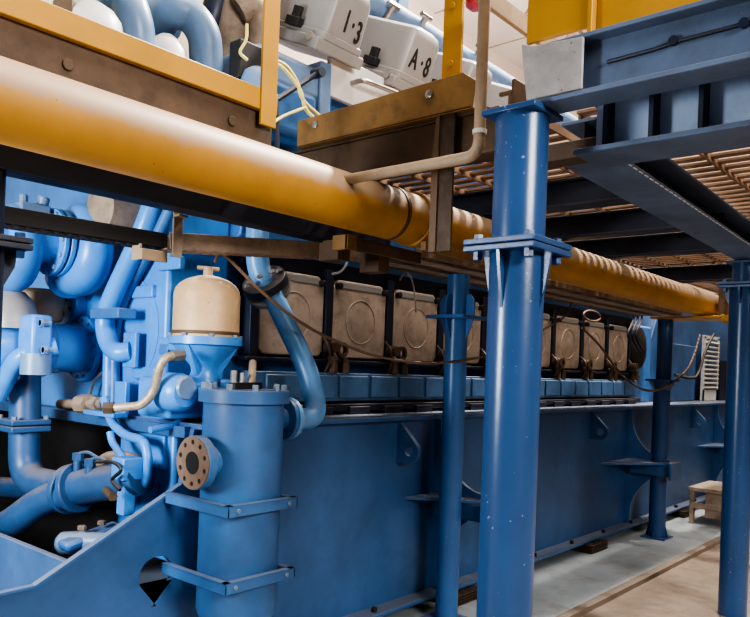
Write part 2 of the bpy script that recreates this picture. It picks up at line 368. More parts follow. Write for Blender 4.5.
# ================================================================== CYLINDER HEAD COVERS above the hot box (V engine: they lean outward)
EU = V((0,-math.sin(math.radians(24)), math.cos(math.radians(24)))); EN = V((0, EU.z, -EU.y)); EX = V((1,0,0))
def head(x, z, label, txt):
    o0 = V((x, 2.64, z)); t = thing('cylinder_head_cover', o0, label, 'engine cover', 'grey cylinder head covers')
    W, D, Hh = .30, .56, .29
    b = B(); 
    # cover: rounded box, slightly tapered
    def ring_at(h, ins, rad=.028):
        pts = []
        for cx, cy, a0 in ((W-ins-rad, ins*.6+rad, -90), (W-ins-rad, D-ins-rad, 0), (ins+rad, D-ins-rad, 90), (ins+rad, ins*.6+rad, 180)):
            for k in range(6):
                a = math.radians(a0 + 90*k/5); pts.append(o0 + EX*(cx+rad*math.cos(a)) + EN*(cy+rad*math.sin(a)) + EU*h)
        return pts
    prev = None
    for h, ins in ((0,0),(.03,0),(.035,.012),(Hh-.06,.022),(Hh-.02,.035),(Hh,.075)):
        r = [b.b.verts.new(p) for p in ring_at(h, ins)]
        if prev:
            for i in range(len(r)): b.poly([prev[i], prev[(i+1)%len(r)], r[(i+1)%len(r)], r[i]])
        else: b.poly(r[::-1])
        prev = r
    b.poly(prev); b.build('cover_shell', 'greycover', t, ang=40)
    B().obox(o0 + EX*W/2 + EN*D/2 - EU*.03, EX*(W/2+.02), EN*(D/2), EU*.03).build('gasket_rim', 'greycover', t, .006)
    # black latch on the near side
    b = B(); b.obox(o0 - EX*.015 + EN*.22 + EU*.04, EX*.02, EN*.05, EU*.022); b.obox(o0 - EX*.02 + EN*.21 + EU*.085, EX*.012, EN*.028, EU*.03)
    b.build('latch', 'black', t, .004)
    b = B(); b.cyl(o0 - EX*.03 + EN*.06 - EU*.01, o0 + EX*.0 + EN*.06 - EU*.01, .022, n=10); b.build('clamp_nut', 'steel', t)
    if txt:
        for ch, u, v, sz, worn in txt:
            cu = bpy.data.curves.new('lt', 'FONT'); cu.body = ch; cu.size = sz; cu.extrude = .0015; cu.offset = .0025
            to = bpy.data.objects.new('lt', cu); COL.objects.link(to)
            bpy.context.view_layer.update()
            me = bpy.data.meshes.new_from_object(to.evaluated_get(bpy.context.evaluated_depsgraph_get()))
            bpy.data.objects.remove(to)
            bm = bmesh.new(); bm.from_mesh(me)
            if worn:   # half of the stencil has rubbed off: cut the mesh away there
                for (pn, pv) in worn:
                    bmesh.ops.bisect_plane(bm, geom=bm.verts[:]+bm.edges[:]+bm.faces[:], plane_co=V(pv)*sz, plane_no=V(pn), clear_outer=True)
            # the front face leans with the cover: follow its slope
            fu = (EU*Hh + EN*.018).normalized()
            for vv in bm.verts:
                c = vv.co.copy(); vv.co = o0 + EX*(u + c.x*.62) + fu*(v + c.y) - EN*(.001 + c.z) + EN*.001 - t.location
            me2 = bpy.data.meshes.new('lettering'); bm.to_mesh(me2); bm.free(); bpy.data.meshes.remove(me)
            me2.materials.append(M['letter'])
            lo = bpy.data.objects.new('lettering', me2); COL.objects.link(lo); lo.parent = t
    return t
zz = 3.11
A9 = [('1', .11, .075, .15, None), ('\u00b7', .17, .07, .15, None), ('3', .205, .05, .15, [((-1,0,0),(.07,0,0))])]
A8 = [('A', .06, .075, .15, None), ('\u00b7', .15, .07, .15, None), ('8', .19, .065, .15, None)]
x9 = at(330,40,Y=2.64).x - .06
head(x9, zz, 'grey cylinder head cover with worn black stencilled digits', A9)
head(x9+.60, zz, 'grey cylinder head cover stencilled A-8 in black', A8)
head(x9+1.18, zz, 'unmarked grey cylinder head cover just left of the yellow plank post', None)
head(x9+1.76, zz, 'farthest grey cylinder head cover right of the yellow plank post', None)
# white hot box top panel with a grab bar, blue injector housing, lever
wp = thing('upper_side_panel', (3.3, 2.72, 2.9), 'white upper engine side panel with a steel grab bar', 'panel')
p0 = at(332,52,Y=2.72); p1 = at(332,94,Y=2.72)
b = B(); b.plate([(p0.x, p1.z),(p0.x, p0.z),(4.9, p0.z+.0),(4.9, p1.z)], [], lambda u, v: V((u, 2.72+(p0.z-v)*.1, v)), (0,.03,0)); b.build('panel_sheet', 'white', wp, .004)
g0 = at(356,82,Y=2.70); g1 = at(392,92,Y=2.70)
b = B(); b.tube([g0+V((0,.04,0)), g0+V((0,-.05,0)), g1+V((0,-.05,-.02)), g1+V((0,.04,-.02))], .014, .03, 10); b.build('grab_bar', 'steel', wp)
ij = thing('injector_housing', (2.6, 2.9, 2.7), 'blue boxy pump housing with a lever rod below the worn cover', 'pump housing')
a = at(262,40,Y=2.74); c = at(327,62,Y=2.74); d = at(290,112,Y=2.74)
b = B(); b.box(a.x-.02, c.x-.02, 2.74, 3.1, d.z+.1, a.z); b.build('housing_block', 'pale', ij, .04)
b = B(); b.box(c.x-.06, c.x+.02, 2.72, 3.1, d.z+.02, a.z+.03); b.build('end_flange', 'pale', ij, .01)
b = B(); b.box(a.x-.02, c.x-.08, 2.71, 2.95, d.z-.12, d.z+.12); b.build('lower_block', 'blue', ij, .03)
l0 = at(318,73,Y=2.62); l1 = at(276,100,Y=2.62)
b = B(); b.tube([l1+V((-.12,.0,-.04)), l1, l0], .013, 0, 10); b.cyl(l0+V((0,.03,0)), l0+V((0,-.03,0)), .024, n=12); b.tube([l1, l1+V((.02,0,-.25))], .013, 0, 10); b.build('lever_rod', 'navy', ij)
b = B(); b.tube([at(266,57,Y=2.6), at(285,65,Y=2.58), at(297,82,Y=2.58), at(303,100,Y=2.58), at(322,118,Y=2.58)], .008, smooth=6, n=8)
b.tube([at(266,60,Y=2.6), at(283,68,Y=2.58), at(300,90,Y=2.58), at(305,108,Y=2.58), at(316,120,Y=2.58)], .008, smooth=6, n=8)
b.tube([at(265,131,Y=2.5), at(280,118,Y=2.55), at(306,107,Y=2.58)], .007, smooth=6, n=8)
tag(b.build('wire_loop', 'wyellow'), 'yellow and green wires looping beside the blue pump housing', 'wire')
# air manifold above
mf = thing('air_manifold', (4.5, 3.0, 3.6), 'pale blue manifold pipe running above the grey covers', 'pipe')
m0 = at(378,0,Y=3.0); 
b = B(); b.cyl((2.3,3.0,m0.z-.03),(8.2,3.0,m0.z-.07),.075,n=24); b.build('manifold_pipe', 'pale', mf)
for px, py in ((388,16),(421,26),(476,56)):
    q = at(px, py, Y=2.94); b = B(); b.cyl(q+V((0,.05,-.06)), q+V((0,-.04,.05)), .02, n=10); b.cyl(q+V((0,-.04,.05))-V((.05,0,0)), q+V((0,-.04,.05))+V((.05,0,0)), .016, n=8); b.build('indicator_valve', 'steel', mf)
for px, py in ((402,10),(482,55)):
    q = at(px, py, Y=3.1); b = B(); b.obox(q, V((.05,0,0)), V((0,.015,0)), V((0,.0,.09))); b.build('valve_lever', 'pale', mf, .004)

# ================================================================== CHARGE AIR PIPES at the top left, above the yellow board
cb = thing('cooler_block', (1.6, 3.5, 2.6), 'pale green cooler block with bolted flange behind the bent pipes', 'cooler')
a = at(62,0,Y=3.25); c = at(168,50,Y=3.25)
B().box(a.x-.45, c.x, 3.25, 4.3, 2.55, 3.75).build('block_body', 'greenish', cb, .01)
b = B(); b.box(c.x-.06, c.x+.02, 3.2, 4.3, 2.55, 3.75); b.build('block_flange', 'ochre', cb, .006)
bolts(cb, [(c.x-.12, 3.25, 2.7+.11*k) for k in range(9)] + [(c.x-.55, 3.25, 2.7+.11*k) for k in range(9)], (0,-1,0), .018, .02, 'steel')
def bend_pipe(px, lab):
    pts = [at(x, y, Y=yy) for x, y, yy in px]
    t = thing('bent_air_pipe', pts[0], lab, 'pipe', 'bent air pipes above the yellow guard board')
    B().tube(pts, .078, smooth=10, n=24).build('pipe_bend', 'pale', t)
    d = (pts[1]-pts[0]).normalized()
    B().cyl(pts[0]-d*.03, pts[0]+d*.015, .11, n=28).build('pipe_flange', 'pale', t, .004)
    return t
bend_pipe([(160,20,3.12),(172,12,3.0),(190,16,2.95),(203,34,2.92),(206,58,2.92),(207,100,2.92)], 'pale blue pipe bend curving down, right one above the yellow board')
bend_pipe([(92,-30,3.12),(110,-12,3.0),(126,0,2.95),(134,20,2.92),(137,44,2.92),(138,90,2.92)], 'pale blue pipe bend cut by the top edge of the photo, left of its twin')
for (px, py, r, lab) in ((92,24,.13,'white rounded valve dome at the left, poking above the yellow board'), (166,54,.10,'small white valve dome between the two pale blue pipe bends')):
    q = at(px, py, Y=2.95); b = B(); b.lathe(q+V((0,0,-.25)), (0,0,1), [(0,r),(.2,r),(.26,r*.92),(.30,r*.7),(.33,r*.35),(.335,0)], 24); b.cyl(q+V((0,0,-.12)), q+V((0,.33,-.12)), r*.6, n=16)
    tag(b.build('valve_dome', 'white'), lab, 'valve', 'white valve domes')
q = at(66,8,Y=2.95); b = B(); b.cyl(q+V((0,0,-.04)), q+V((0,0,.02)), .05, n=6); b.cyl(q, q+V((0,0,.05)), .02, n=8); b.cyl(q+V((0,0,-.01)), q+V((0,.31,-.01)), .03, n=10)
tag(b.build('hex_plug', 'brass'), 'small dirty hexagonal plug beside the left white dome', 'plug')
b = B(); b.tube([at(222,-20,Y=3.1), at(214,10,Y=3.1), at(206,40,Y=3.15), at(212,70,Y=3.2)], .06, smooth=8, n=18)
tag(b.build('riser_pipe', 'navy'), 'dark navy riser pipe right behind the right pipe bend', 'pipe')
b = B(); b.tube([at(240,-20,Y=3.05), at(234,20,Y=3.05), at(228,60,Y=3.1), at(226,100,Y=3.1)], .085, smooth=8, n=18)
tag(b.build('exhaust_pipe', 'dusty'), 'grey brown lagged pipe beside the dark navy riser', 'pipe')
b = B(); b.tube([at(238,12,Y=2.98), at(250,6,Y=2.95), at(259,22,Y=2.95), at(259,70,Y=2.95), at(259,110,Y=2.95)], .07, smooth=8, n=18)
tag(b.build('exhaust_pipe.001', 'dusty'), 'grey hooked pipe directly left of the yellow guard post', 'pipe')
b = B(); b.lathe(at(256,92,Y=2.7), (0,0,1), [(-.2,.075),(.05,.075),(.09,.06),(.11,.03),(.115,0)], 20)
tag(b.build('blue_cap', 'pale'), 'small pale blue rounded cap at the foot of the yellow guard post', 'cap')
b = B(); q = at(246,64,Y=2.76); b.obox(q, V((.07,0,0)), V((0,.04,0)), V((0,0,.09)))
tag(b.build('terminal_box', 'black', None, .008), 'black terminal box under the hooked grey pipe', 'box')
b = B(); b.tube([at(247,60,Y=2.7), at(240,52,Y=2.7), at(246,40,Y=2.7), at(247,24,Y=2.7)], .007, smooth=6, n=8)
tag(b.build('sensor_wire', 'wyellow'), 'short pale wire rising from the black terminal box', 'wire')

# ================================================================== TURBOCHARGER, front top left
tb = thing('turbocharger', (1.75, 3.6, 1.8), 'bright blue turbocharger with two snail shells and bolted centre ring', 'turbocharger')
def volute(c, R0, r0, r1, a0, a1, thick_tail=.25):
    c = V(c); pts = []; n = 26
    b = B(); N = 20; prev = None; first = None
    for i in range(n+1):
        t = i/n; a = math.radians(a0 + (a1-a0)*t); r = r0 + (r1-r0)*t
        # circle round the X axis: image left/up side of the shell
        rad = V((0, -math.cos(a), math.sin(a))); ctr = c + rad*(R0 + r*.35)
        ring = [b.b.verts.new(ctr + rad*r*math.cos(k*2*PI/N) + V((1,0,0))*r*1.1*math.sin(k*2*PI/N)) for k in range(N)]
        if prev:
            for k in range(N): b.poly([prev[k], prev[(k+1)%N], ring[(k+1)%N], ring[k]])
        else: first = ring
        prev = ring
    b.poly(first[::-1]); b.poly(prev); return b
tc_ = V((1.90, 3.60, 2.05))
volute(tc_, .125, .062, .098, 118, -118).build('compressor_shell', 'bright', tb)
a_ = math.radians(-118); rd = V((0,-math.cos(a_),math.sin(a_))); tn = V((0,-math.sin(a_),-math.cos(a_)))
q = tc_ + rd*(.125+.098*.35); b = B(); b.cyl(q-tn*.02, q+tn*.03, .125, n=28); b.build('shell_outlet_flange', 'bright', tb, .004)
b = B(); b.lathe(tc_+V((-.06,0,0)), (1,0,0), [(0,.08),(.02,.12),(.12,.12),(.14,.08)], 36); b.build('dark_gap_disc', 'navy', tb)  # dark disc stands for the shaded gap inside the shell
b = B(); b.ring(tc_+V((-.125,0,0)), tc_+V((-.10,0,0)), .165, .09, 40); b.build('flange_ring', 'bright', tb, .005)
b = B(); b.ring(tc_+V((-.16,0,0)), tc_+V((-.135,0,0)), .165, .09, 40); b.build('flange_ring', 'bright', tb, .005)
bolts(tb, circ(tc_+V((-.16,0,0)), (-1,0,0), .147, 12), (-1,0,0), .012, .014, 'pale')
b = B(); b.cyl(tc_+V((-.30,0,0)), tc_+V((-.12,0,0)), .105, n=32); b.build('bearing_housing', 'bright', tb, .008)
volute(tc_+V((-.30,.08,-.03)), .12, .055, .09, 105, -140).build('turbine_shell', 'bright', tb)
a_ = math.radians(-140); rd = V((0,-math.cos(a_),math.sin(a_))); tn = V((0,-math.sin(a_),-math.cos(a_)))
q = tc_ + V((-.30,.08,-.03)) + rd*(.12+.09*.35); b = B(); b.cyl(q-tn*.02, q+tn*.03, .12, n=28); b.build('shell_outlet_flange', 'bright', tb, .004)
b = B(); b.cyl(tc_+V((-.52,.06,.04)), tc_+V((-.32,.06,.04)), .10, n=32); b.build('turbine_body', 'bright', tb, .01)
b = B(); q = tc_+V((-.25,0,.13)); b.obox(q, V((.07,0,0)), V((0,.05,0)), V((0,0,.035))); b.cyl(q+V((.04,0,0)), q+V((.05,-.02,.08)), .028, n=12); b.cyl(q+V((-.04,0,0)), q+V((-.04,-.0,.075)), .02, n=10); b.build('oil_fitting', 'pale', tb, .006)
q = at(66,303,X=2.0); b = B(); b.lathe(q, (1,0,0), [(0,.105),(.01,.115),(.06,.115)], 36)
bf = thing('blanking_plate', q, 'round blue blanking plate with three bolts below the right snail shell', 'plate'); b.build('disc', 'bright', bf, .004)
bolts(bf, [q+V((0,y,z)) for y, z in ((.0,.02),(-.05,-.03),(.03,-.06))], (-1,0,0), .012, .01, 'navy')
b = B(); q = at(122,212,Y=3.4); b.lathe(q+V((-.15,0,0)), (1,0,0), [(0,.05),(.03,.13),(.28,.14),(.3,.05)], 24)
tag(b.build('air_silencer', 'dusty'), 'dusty brown silencer drum under the dark beam beside the snail shell', 'silencer')

# ================================================================== WATER PUMP lower left
pu = thing('water_pump', (1.6, 3.62, 1.25), 'bright blue pump with round bolted flange at the far left', 'pump')
pc = at(85,349,X=2.05)
b = B(); b.lathe(pc, (-1,0,0), [(0,.175),(.025,.175),(.03,.168),(.03,.12)], 48); b.build('mounting_flange', 'bright', pu)
bolts(pu, circ(pc+V((-.03,0,0)), (-1,0,0), .152, 14, .1), (-1,0,0), .011, .012, 'blue')
b = B(); b.lathe(pc+V((-.03,0,0)), (-1,0,0), [(0,.125),(.16,.122),(.165,.132),(.18,.132),(.185,.12),(.20,.12)], 40); b.build('pump_drum', 'bright', pu)
b = B(); b.lathe(pc+V((-.21,0,0)), (-1,0,0), [(0,.14),(.02,.152),(.10,.152),(.12,.14)], 40); b.build('clamp_ring', 'blue', pu, .004)
b = B(); b.lathe(pc+V((-.33,0,0)), (-1,0,0), [(0,.14),(.06,.145),(.14,.14),(.24,.12),(.30,.07),(.32,0)], 40); b.build('pump_casing', 'bright', pu)
q0 = at(34,315,X=1.66); q1 = at(36,362,X=1.66)
b = B(); b.obox((q0+q1)/2, V((.05,0,0)), V((0,.075,0)), V((0,0,(q0.z-q1.z)/2))); b.build('valve_body', 'bright', pu, .015)
b = B(); b.cyl(q1+V((0,0,.04)), q1+V((0,0,-.06)), .07, n=20); b.build('valve_foot', 'pale', pu)
for k, (px, py) in enumerate(((23,325),(44,323),(26,350),(47,350))):
    q = at(px, py, X=1.66); b = B(); b.cyl(q+V((.03,0,0)), q+V((-.02,0,0)), .014, n=10); b.cyl(q+V((-.005,0,0)), q+V((-.02,0,0)), .021, n=6); b.build('stud', 'pale', pu)
b = B(); q = at(28,345,X=1.6); b.tube([q+V((.15,.02,.0)), q+V((0,.1,-.05)), q+V((0,.3,-.25))], .045, .08, 14); b.build('side_arm', 'bright', pu)
B().lathe(at(40,303,X=1.86)+V((0,0,-.10)), (0,0,1), [(0,.10),(.02,.115),(.15,.125),(.17,.11)], 32).build('cover_drum', 'cream', None)
tag(bpy.data.objects['cover_drum'], 'cream drum lid seen between the pump and the snail shells', 'drum')
b = B(); q = at(12,312,X=1.62); b.lathe(q+V((0,.0,-.08)), (0,0,1), [(0,.12),(.06,.12),(.13,.10),(.18,.055),(.19,0)], 28)
tag(b.build('grey_dome', 'greycover'), 'grey rounded dome beside the dark left column, above the pump', 'dome')

# ================================================================== COOLING WATER PIPES lower left
cw = thing('cooling_elbow', at(25,420,X=1.75), 'large dark blue pipe elbow at the far left with bolted flanges', 'pipe')
e0 = at(25,372,X=1.75); e1 = at(25,424,X=1.75); e2 = at(24,480,X=1.75); e3 = at(70,489,X=1.80)
R_ = .076
b = B(); b.tube([e0, e1], R_, n=28); b.build('upper_pipe', 'dpipe', cw)
b = B(); b.box(e1.x-.11, e1.x+.09, e1.y-.10, e1.y+.10, e1.z-.0, e1.z+.028); b.box(e1.x-.11, e1.x+.09, e1.y-.10, e1.y+.10, e1.z-.035, e1.z-.005); b.build('square_flange', 'dpipe', cw, .006)
bolts(cw, [(e1.x+i, e1.y+j, e1.z+.028) for i in (-.09,.07) for j in (-.08,.08)], (0,0,1), .014, .02)
b = B(); b.box(e0.x-.12, e0.x+.12, e0.y-.12, e0.y+.12, e0.z-.0, e0.z+.03); b.build('square_flange', 'dpipe', cw, .006)
b = B(); b.tube([e1, e2, e3], R_, .16, 28); b.build('elbow', 'dpipe', cw)
dv = (e3-e2).normalized()
b = B(); b.cyl(e3-dv*.015, e3+dv*.02, .118, n=36); b.build('round_flange', 'dpipe', cw, .004)
bolts(cw, circ(e3-dv*.015, -dv, .098, 10), -dv, .012, .014)
mn = thing('water_manifold', e3, 'blue horizontal pipe stub with two sensors right of the big elbow', 'pipe')
e4 = at(132,478,X=1.9); dm = (e4-e3).normalized()
b = B(); b.cyl(e3+dm*.028, e3+dm*.06, .118, n=36); b.build('round_flange', 'dpipe', mn, .004)
b = B(); b.tube([e3+dm*.05, e4, e4+dm*.06], .084, n=28); b.build('pipe_stub', 'dpipe', mn)
for px, py in ((78,457),(90,463)):
    q = at(px, py, X=1.8); b = B(); b.cyl(q, q+V((0,0,-.12)), .02, n=12); b.cyl(q+V((0,0,.02)), q+V((0,0,-.015)), .026, n=6); b.tube([q+V((0,0,.015)), q+V((.02,-.05,.03)), q+V((.05,-.25,-.03))], .008, .05, 8); b.build('sensor', 'dpipe', mn)
q = at(106,490,X=1.74); b = B(); b.cyl(q, q+V((-.02,-.08,-.01)), .018, n=12); b.cyl(q+V((-.02,-.08,-.01)), q+V((-.025,-.1,-.012)), .022, n=6); b.build('drain_plug', 'brass', mn)
q = at(127,468,X=1.86); b = B(); b.obox(q, V((.05,0,0)), V((0,.05,0)), V((0,0,.05))); b.obox(q+V((0,.0,-.12)), V((.03,0,0)), V((0,.03,0)), V((0,0,.09))); b.build('valve_block', 'bright', mn, .006)
b = B(); b.tube([at(72,493,X=1.78), at(55,496,X=1.75), at(36,505,X=1.72), at(12,522,X=1.68), at(-20,540,X=1.66)], .072, smooth=8, n=26)
tag(b.build('supply_pipe', 'dpipe'), 'blue pipe curving to the lower left from under the elbow flange', 'pipe')
b = B(); b.tube([at(-20,486,X=1.95), at(24,488,X=1.95), at(60,488,X=2.0)], .06, smooth=4, n=20)
tag(b.build('supply_pipe.001', 'dpipe'), 'straight blue pipe passing behind the big elbow', 'pipe')
b = B(); b.tube([at(88,476,X=1.98), at(110,458,X=2.0), at(140,462,X=2.03)], .035, smooth=6, n=14)
tag(b.build('return_pipe', 'dusty'), 'dusty grey pipe lying behind the pipe stub with sensors', 'pipe')
b = B(); b.tube([at(96,462,X=1.8), at(112,462,X=1.8), at(121,470,X=1.78), at(112,480,X=1.78), at(120,490,X=1.78)], .008, smooth=6, n=8)
tag(b.build('sensor_cable', 'black'), 'black cable tangled over the pipe stub', 'cable')
# small bore tubes on the engine front
b = B(); b.tube([at(104,398,X=1.93), at(112,424,X=1.93), at(126,436,X=1.93), at(144,440,X=1.93), at(148,455,X=1.93), at(147,482,X=1.93), at(135,492,X=1.93), at(124,490,X=1.93)], .022, .05, 12)
tag(b.build('drain_tube', 'bright'), 'thin bright blue drain tube with an S bend by the pipe stub', 'tube')
b = B(); b.tube([at(110,432,X=1.9), at(112,442,X=1.9), at(126,462,X=1.88)], .018, .03, 12)
tag(b.build('drain_tube.001', 'bright'), 'short blue drain tube sloping down left of the S bend', 'tube')
t = thing('front_coolant_pipe', at(106,320,X=1.96), 'bright blue pipe sloping down the engine front to a bolted end', 'pipe')
b = B(); b.tube([at(156,195,X=2.0), at(140,238,X=1.97), at(112,298,X=1.96), at(105,322,X=1.96), at(109,343,X=1.96), at(118,352,X=1.96), at(131,351,X=2.0)], .048, smooth=6, n=20); b.build('pipe_run', 'bright', t)
q = at(131,350,X=2.0); B().obox(q, V((.012,.0,0)), V((0,.055,0)), V((0,0,.085))).build('end_flange', 'bright', t, .005)
q = at(113,314,X=1.95); B().obox(q, V((.05,0,0)), V((0,.13,0)), V((0,0,.025))).build('pipe_clamp', 'blue', t, .005)
b = B(); b.tube([at(172,205,X=2.02), at(150,250,X=2.02), at(128,290,X=2.02), at(119,312,X=2.02), at(115,340,X=2.02), at(114,410,X=2.02)], .028, smooth=6, n=14)
tag(b.build('vent_tube', 'blue'), 'thin blue vent tube behind the sloping front pipe', 'tube')
b = B(); b.tube([at(109,350,X=2.0), at(108,412,X=2.0)], .03, n=14)
tag(b.build('vent_tube.001', 'bright'), 'straight vertical bright blue tube below the pipe clamp', 'tube')
b = B(); b.tube([at(103,372,X=2.0), at(94,382,X=2.0), at(90,395,X=2.0), at(89,412,X=2.0)], .008, smooth=6, n=8)
tag(b.build('impulse_line', 'steel'), 'hair thin steel line curving down left of the vertical tube', 'tube')
b = B(); p = at(60,404,X=1.98); q = at(104,404,X=1.98); b.tube([p, q], .025, n=12); b.cyl(at(80,404,X=1.98), at(90,404,X=1.98), .05, n=8); b.cyl(at(95,404,X=1.98), at(100,404,X=1.98), .042, n=6)
tag(b.build('cross_fitting', 'dusty'), 'dusty horizontal pipe union below the round pump flange', 'fitting')
q = at(122,398,X=1.98); b = B(); b.obox(q, V((.012,0,0)), V((0,.05,0)), V((0,0,.08))); b.obox(q+V((-.04,.08,-.08)), V((.04,0,0)), V((0,.14,0)), V((0,0,.012)))
tag(b.build('angle_bracket', 'bright', None, .004), 'bright blue angle bracket right of the vertical tube', 'bracket')
# hand pump lying in the dark well
hp = thing('priming_pump', at(70,548,X=1.75), 'grey blue priming pump lying in the dark well behind the sloping plate', 'pump')
q = at(72,548,X=1.78)
B().lathe(q+V((0,.12,0)), (.5,-1,.15), [(0,.04),(.02,.055),(.16,.055),(.2,.045),(.28,.04)], 22).build('pump_body', 'pale', hp)
B().obox(q+V((.1,0,.04)), V((.15,0,.03)), V((0,.05,0)), V((-.01,0,.025))).build('pump_cover', 'blue', hp, .02)
bolts(hp, [q+V((.03,-.03,.09)), q+V((.13,-.03,.10))], (0,0,1), .02, .02, 'dusty')

# ================================================================== FILTER CANISTER
cx, cy = 2.12, 2.545
ca = thing('filter_canister', (cx, cy, .40), 'tall blue filter canister strapped to the engine girder', 'filter')
b = B(); b.lathe((cx,cy,.40), (0,0,1), [(-.035,0),(-.03,.08),(-.012,.14),(.01,.165),(.04,.174),(.955,.174)], 48); b.build('shell', 'canister', ca)
b = B(); b.lathe((cx,cy,1.325), (0,0,1), [(0,.196),(.052,.196),(.056,.192),(.056,0)], 48); b.build('top_flange', 'canister', ca)
bolts(ca, circ((cx,cy,1.381),(0,0,1),.172,10,.2), (0,0,1), .014, .028, 'pbolt')
b = B(); b.bar((cx-.10,cy-.04,1.395),(cx+.10,cy+.02,1.395),.03,.03); b.build('lid_bar', 'black', ca)
B().cyl((cx-.02,cy+.05,1.38),(cx-.02,cy+.05,1.46),.016,n=10).build('vent_cock', 'steel', ca); B().cyl((cx+.06,cy+.09,1.38),(cx+.06,cy+.09,1.45),.012,n=10).build('vent_cock', 'steel', ca)
b = B(); b.tube([(cx+.09,cy+.06,1.385),(cx+.16,cy+.14,1.50)], .018, n=10); b.build('lid_handle', 'tan', ca)
nz = 1.078
b = B(); b.cyl((cx,cy,nz),(1.90,cy,nz),.07,n=24); b.build('inlet_neck', 'canister', ca)
b = B(); b.ring((1.905,cy,nz),(1.865,cy,nz),.112,.048,36); b.build('inlet_flange', 'canister', ca, .003)
f2 = lambda u, v: V((1.8635, cy+u, nz+v))
b = B(); b.plate(c2(0,0,.109,40), [c2(0,0,.047,28)] + [c2(.085*math.cos(t), .085*math.sin(t), .0105, 10) for t in [.3+2*PI*i/10 for i in range(10)]], f2, (-.004,0,0)); fl = b.build('flange_face', 'rust', ca); fl['label'] = 'rusty brown flange face with ten bolt holes'
b = B(); b.lathe((1.8632,cy,nz),(-1,0,0),[(0,.100),(.0005,.100)],30); b.ring((1.90,cy,nz),(1.86,cy,nz),.05,.0475,28); b.cyl((1.95,cy,nz),(1.91,cy,nz),.0475,n=24)
b.build('flange_bore', 'black', ca)
for z in (.925, .62):
    b = B(); xl, xr, yf = 1.885, 2.262, 2.335
    b.box(xl, xr, yf, yf+.008, z-.045, z); b.box(xl, xl+.008, yf, 2.77, z-.045, z); b.box(xr-.008, xr, yf, 2.77, z-.045, z)
    b.build('mounting_strap', 'canister', ca, .002)
    b = B(); b.box(xl,xr,yf,yf+.03,z-.006,z+.001); b.box(xl,xl+.03,yf,2.77,z-.006,z+.001); b.box(xr-.03,xr,yf,2.77,z-.006,z+.001); b.build('strap_ledge', 'canister', ca)
    bolts(ca, [(xl+.05,yf,z-.022),(xr-.05,yf,z-.022)], (0,-1,0), .010, .008, 'pbolt')
# outlet pipe from the canister up along the engine side
op = thing('outlet_pipe', (2.5, 2.6, 1.2), 'blue pipe rising from the canister to a tilted bolted flange', 'pipe')
f0 = V((2.36, 2.56, 1.245))
u1 = at(275,300,Y=2.80); u0 = at(265,283,Y=2.84); mid = at(309,372,Y=2.66)
low = V((2.60, 2.56, 1.235))
b = B(); b.cyl((cx+.15,2.55,1.245),(f0.x,2.56,1.245),.05,n=20); b.build('outlet_neck', 'canister', ca)
b = B(); b.cyl(f0, f0+V((.022,0,0)), .098, n=32); b.build('outlet_flange', 'canister', ca, .003)
b = B(); b.cyl(f0+V((.026,0,0)), f0+V((.05,0,0)), .098, n=32); b.build('lower_flange', 'pipe_blue', op, .003)
bolts(op, circ(f0+V((.05,0,0)), (1,0,0), .078, 8), (1,0,0), .014, .018, 'steel')
b = B(); b.tube([f0+V((.04,0,0)), low, mid, u1, u0], .052, .11, 24); b.build('pipe_run', 'pipe_blue', op)
dd = (u1-mid).normalized()
fd = (dd*.5 + V((-.35,-.75,-.55))*.5).normalized()
b = B(); b.cyl(u0+dd*.02, u0-fd*.03, .115, n=36); b.build('upper_flange', 'navy', op, .004)
b = B(); b.lathe(u0-fd*.026, -fd, [(0,.118),(.03,.118),(.06,.09),(.11,.06)], 36); b.build('flange_neck', 'greycover', op)
bolts(op, circ(u0+dd*.02, dd, .088, 8), dd, .016, .016, 'greycover')
b = B(); v0 = at(257,246,Y=2.9); b.tube([u0-fd*.03, at(258,268,Y=2.9), v0, v0+V((0,0,.5))], .058, .06, 22); b.build('riser', 'pipe_blue', op)

# ================================================================== CENTRIFUGAL (DOME) FILTER
dx, dy = 2.095, 2.80
cf = thing('dome_filter', (dx, dy, 1.40), 'cream domed oil filter on a blue funnel base above the canister', 'filter')
b = B(); b.lathe((dx,dy,1.605), (0,0,1), [(0,.15),(.19,.149),(.215,.143),(.24,.125),(.26,.095),(.275,.05),(.28,.028),(.28,0)], 48); b.build('dome', 'cream', cf)
b = B(); b.lathe((dx,dy,1.615),(0,0,1),[(0,.151),(.008,.1525),(.016,.151)],48); b.build('dome_band', 'brown', cf)
b = B(); b.cyl((dx,dy,1.88),(dx,dy,1.925),.022,n=14); b.cyl((dx-.045,dy+.02,1.918),(dx+.045,dy-.02,1.918),.009,n=8); b.build('top_nut', 'tan', cf)
b = B(); b.lathe((dx,dy,1.40), (0,0,1), [(0,.075),(.02,.07),(.05,.06),(.075,.065),(.13,.115),(.165,.145),(.17,.165),(.205,.165)], 48); b.build('funnel_base', 'bright', cf)
for a in (200, 320, 80):
    t_ = math.radians(a); dd_ = V((math.cos(t_), math.sin(t_), 0)); b = B()
    b.plate([(.055,1.41),(.15,1.565),(.06,1.56)], [], lambda u, v, dd_=dd_: V((dx,dy,0))+dd_*u+V((0,0,v))+V((-dd_.y,dd_.x,0))*-.012, V((-dd_.y,dd_.x,0))*.024); b.build('rib', 'bright', cf)
bolts(cf, circ((dx,dy,1.605),(0,0,1),.157,8,.3), (0,0,1), .012, .015)
oh = thing('filter_housing', (2.05, 2.85, 1.2), 'bright blue housing with pale round cap under the domed filter', 'housing')
B().box(1.98, 2.34, 2.74, 3.08, 1.34, 1.40).build('mounting_plate', 'bright', oh, .01)
q = at(186,393,Y=2.70)
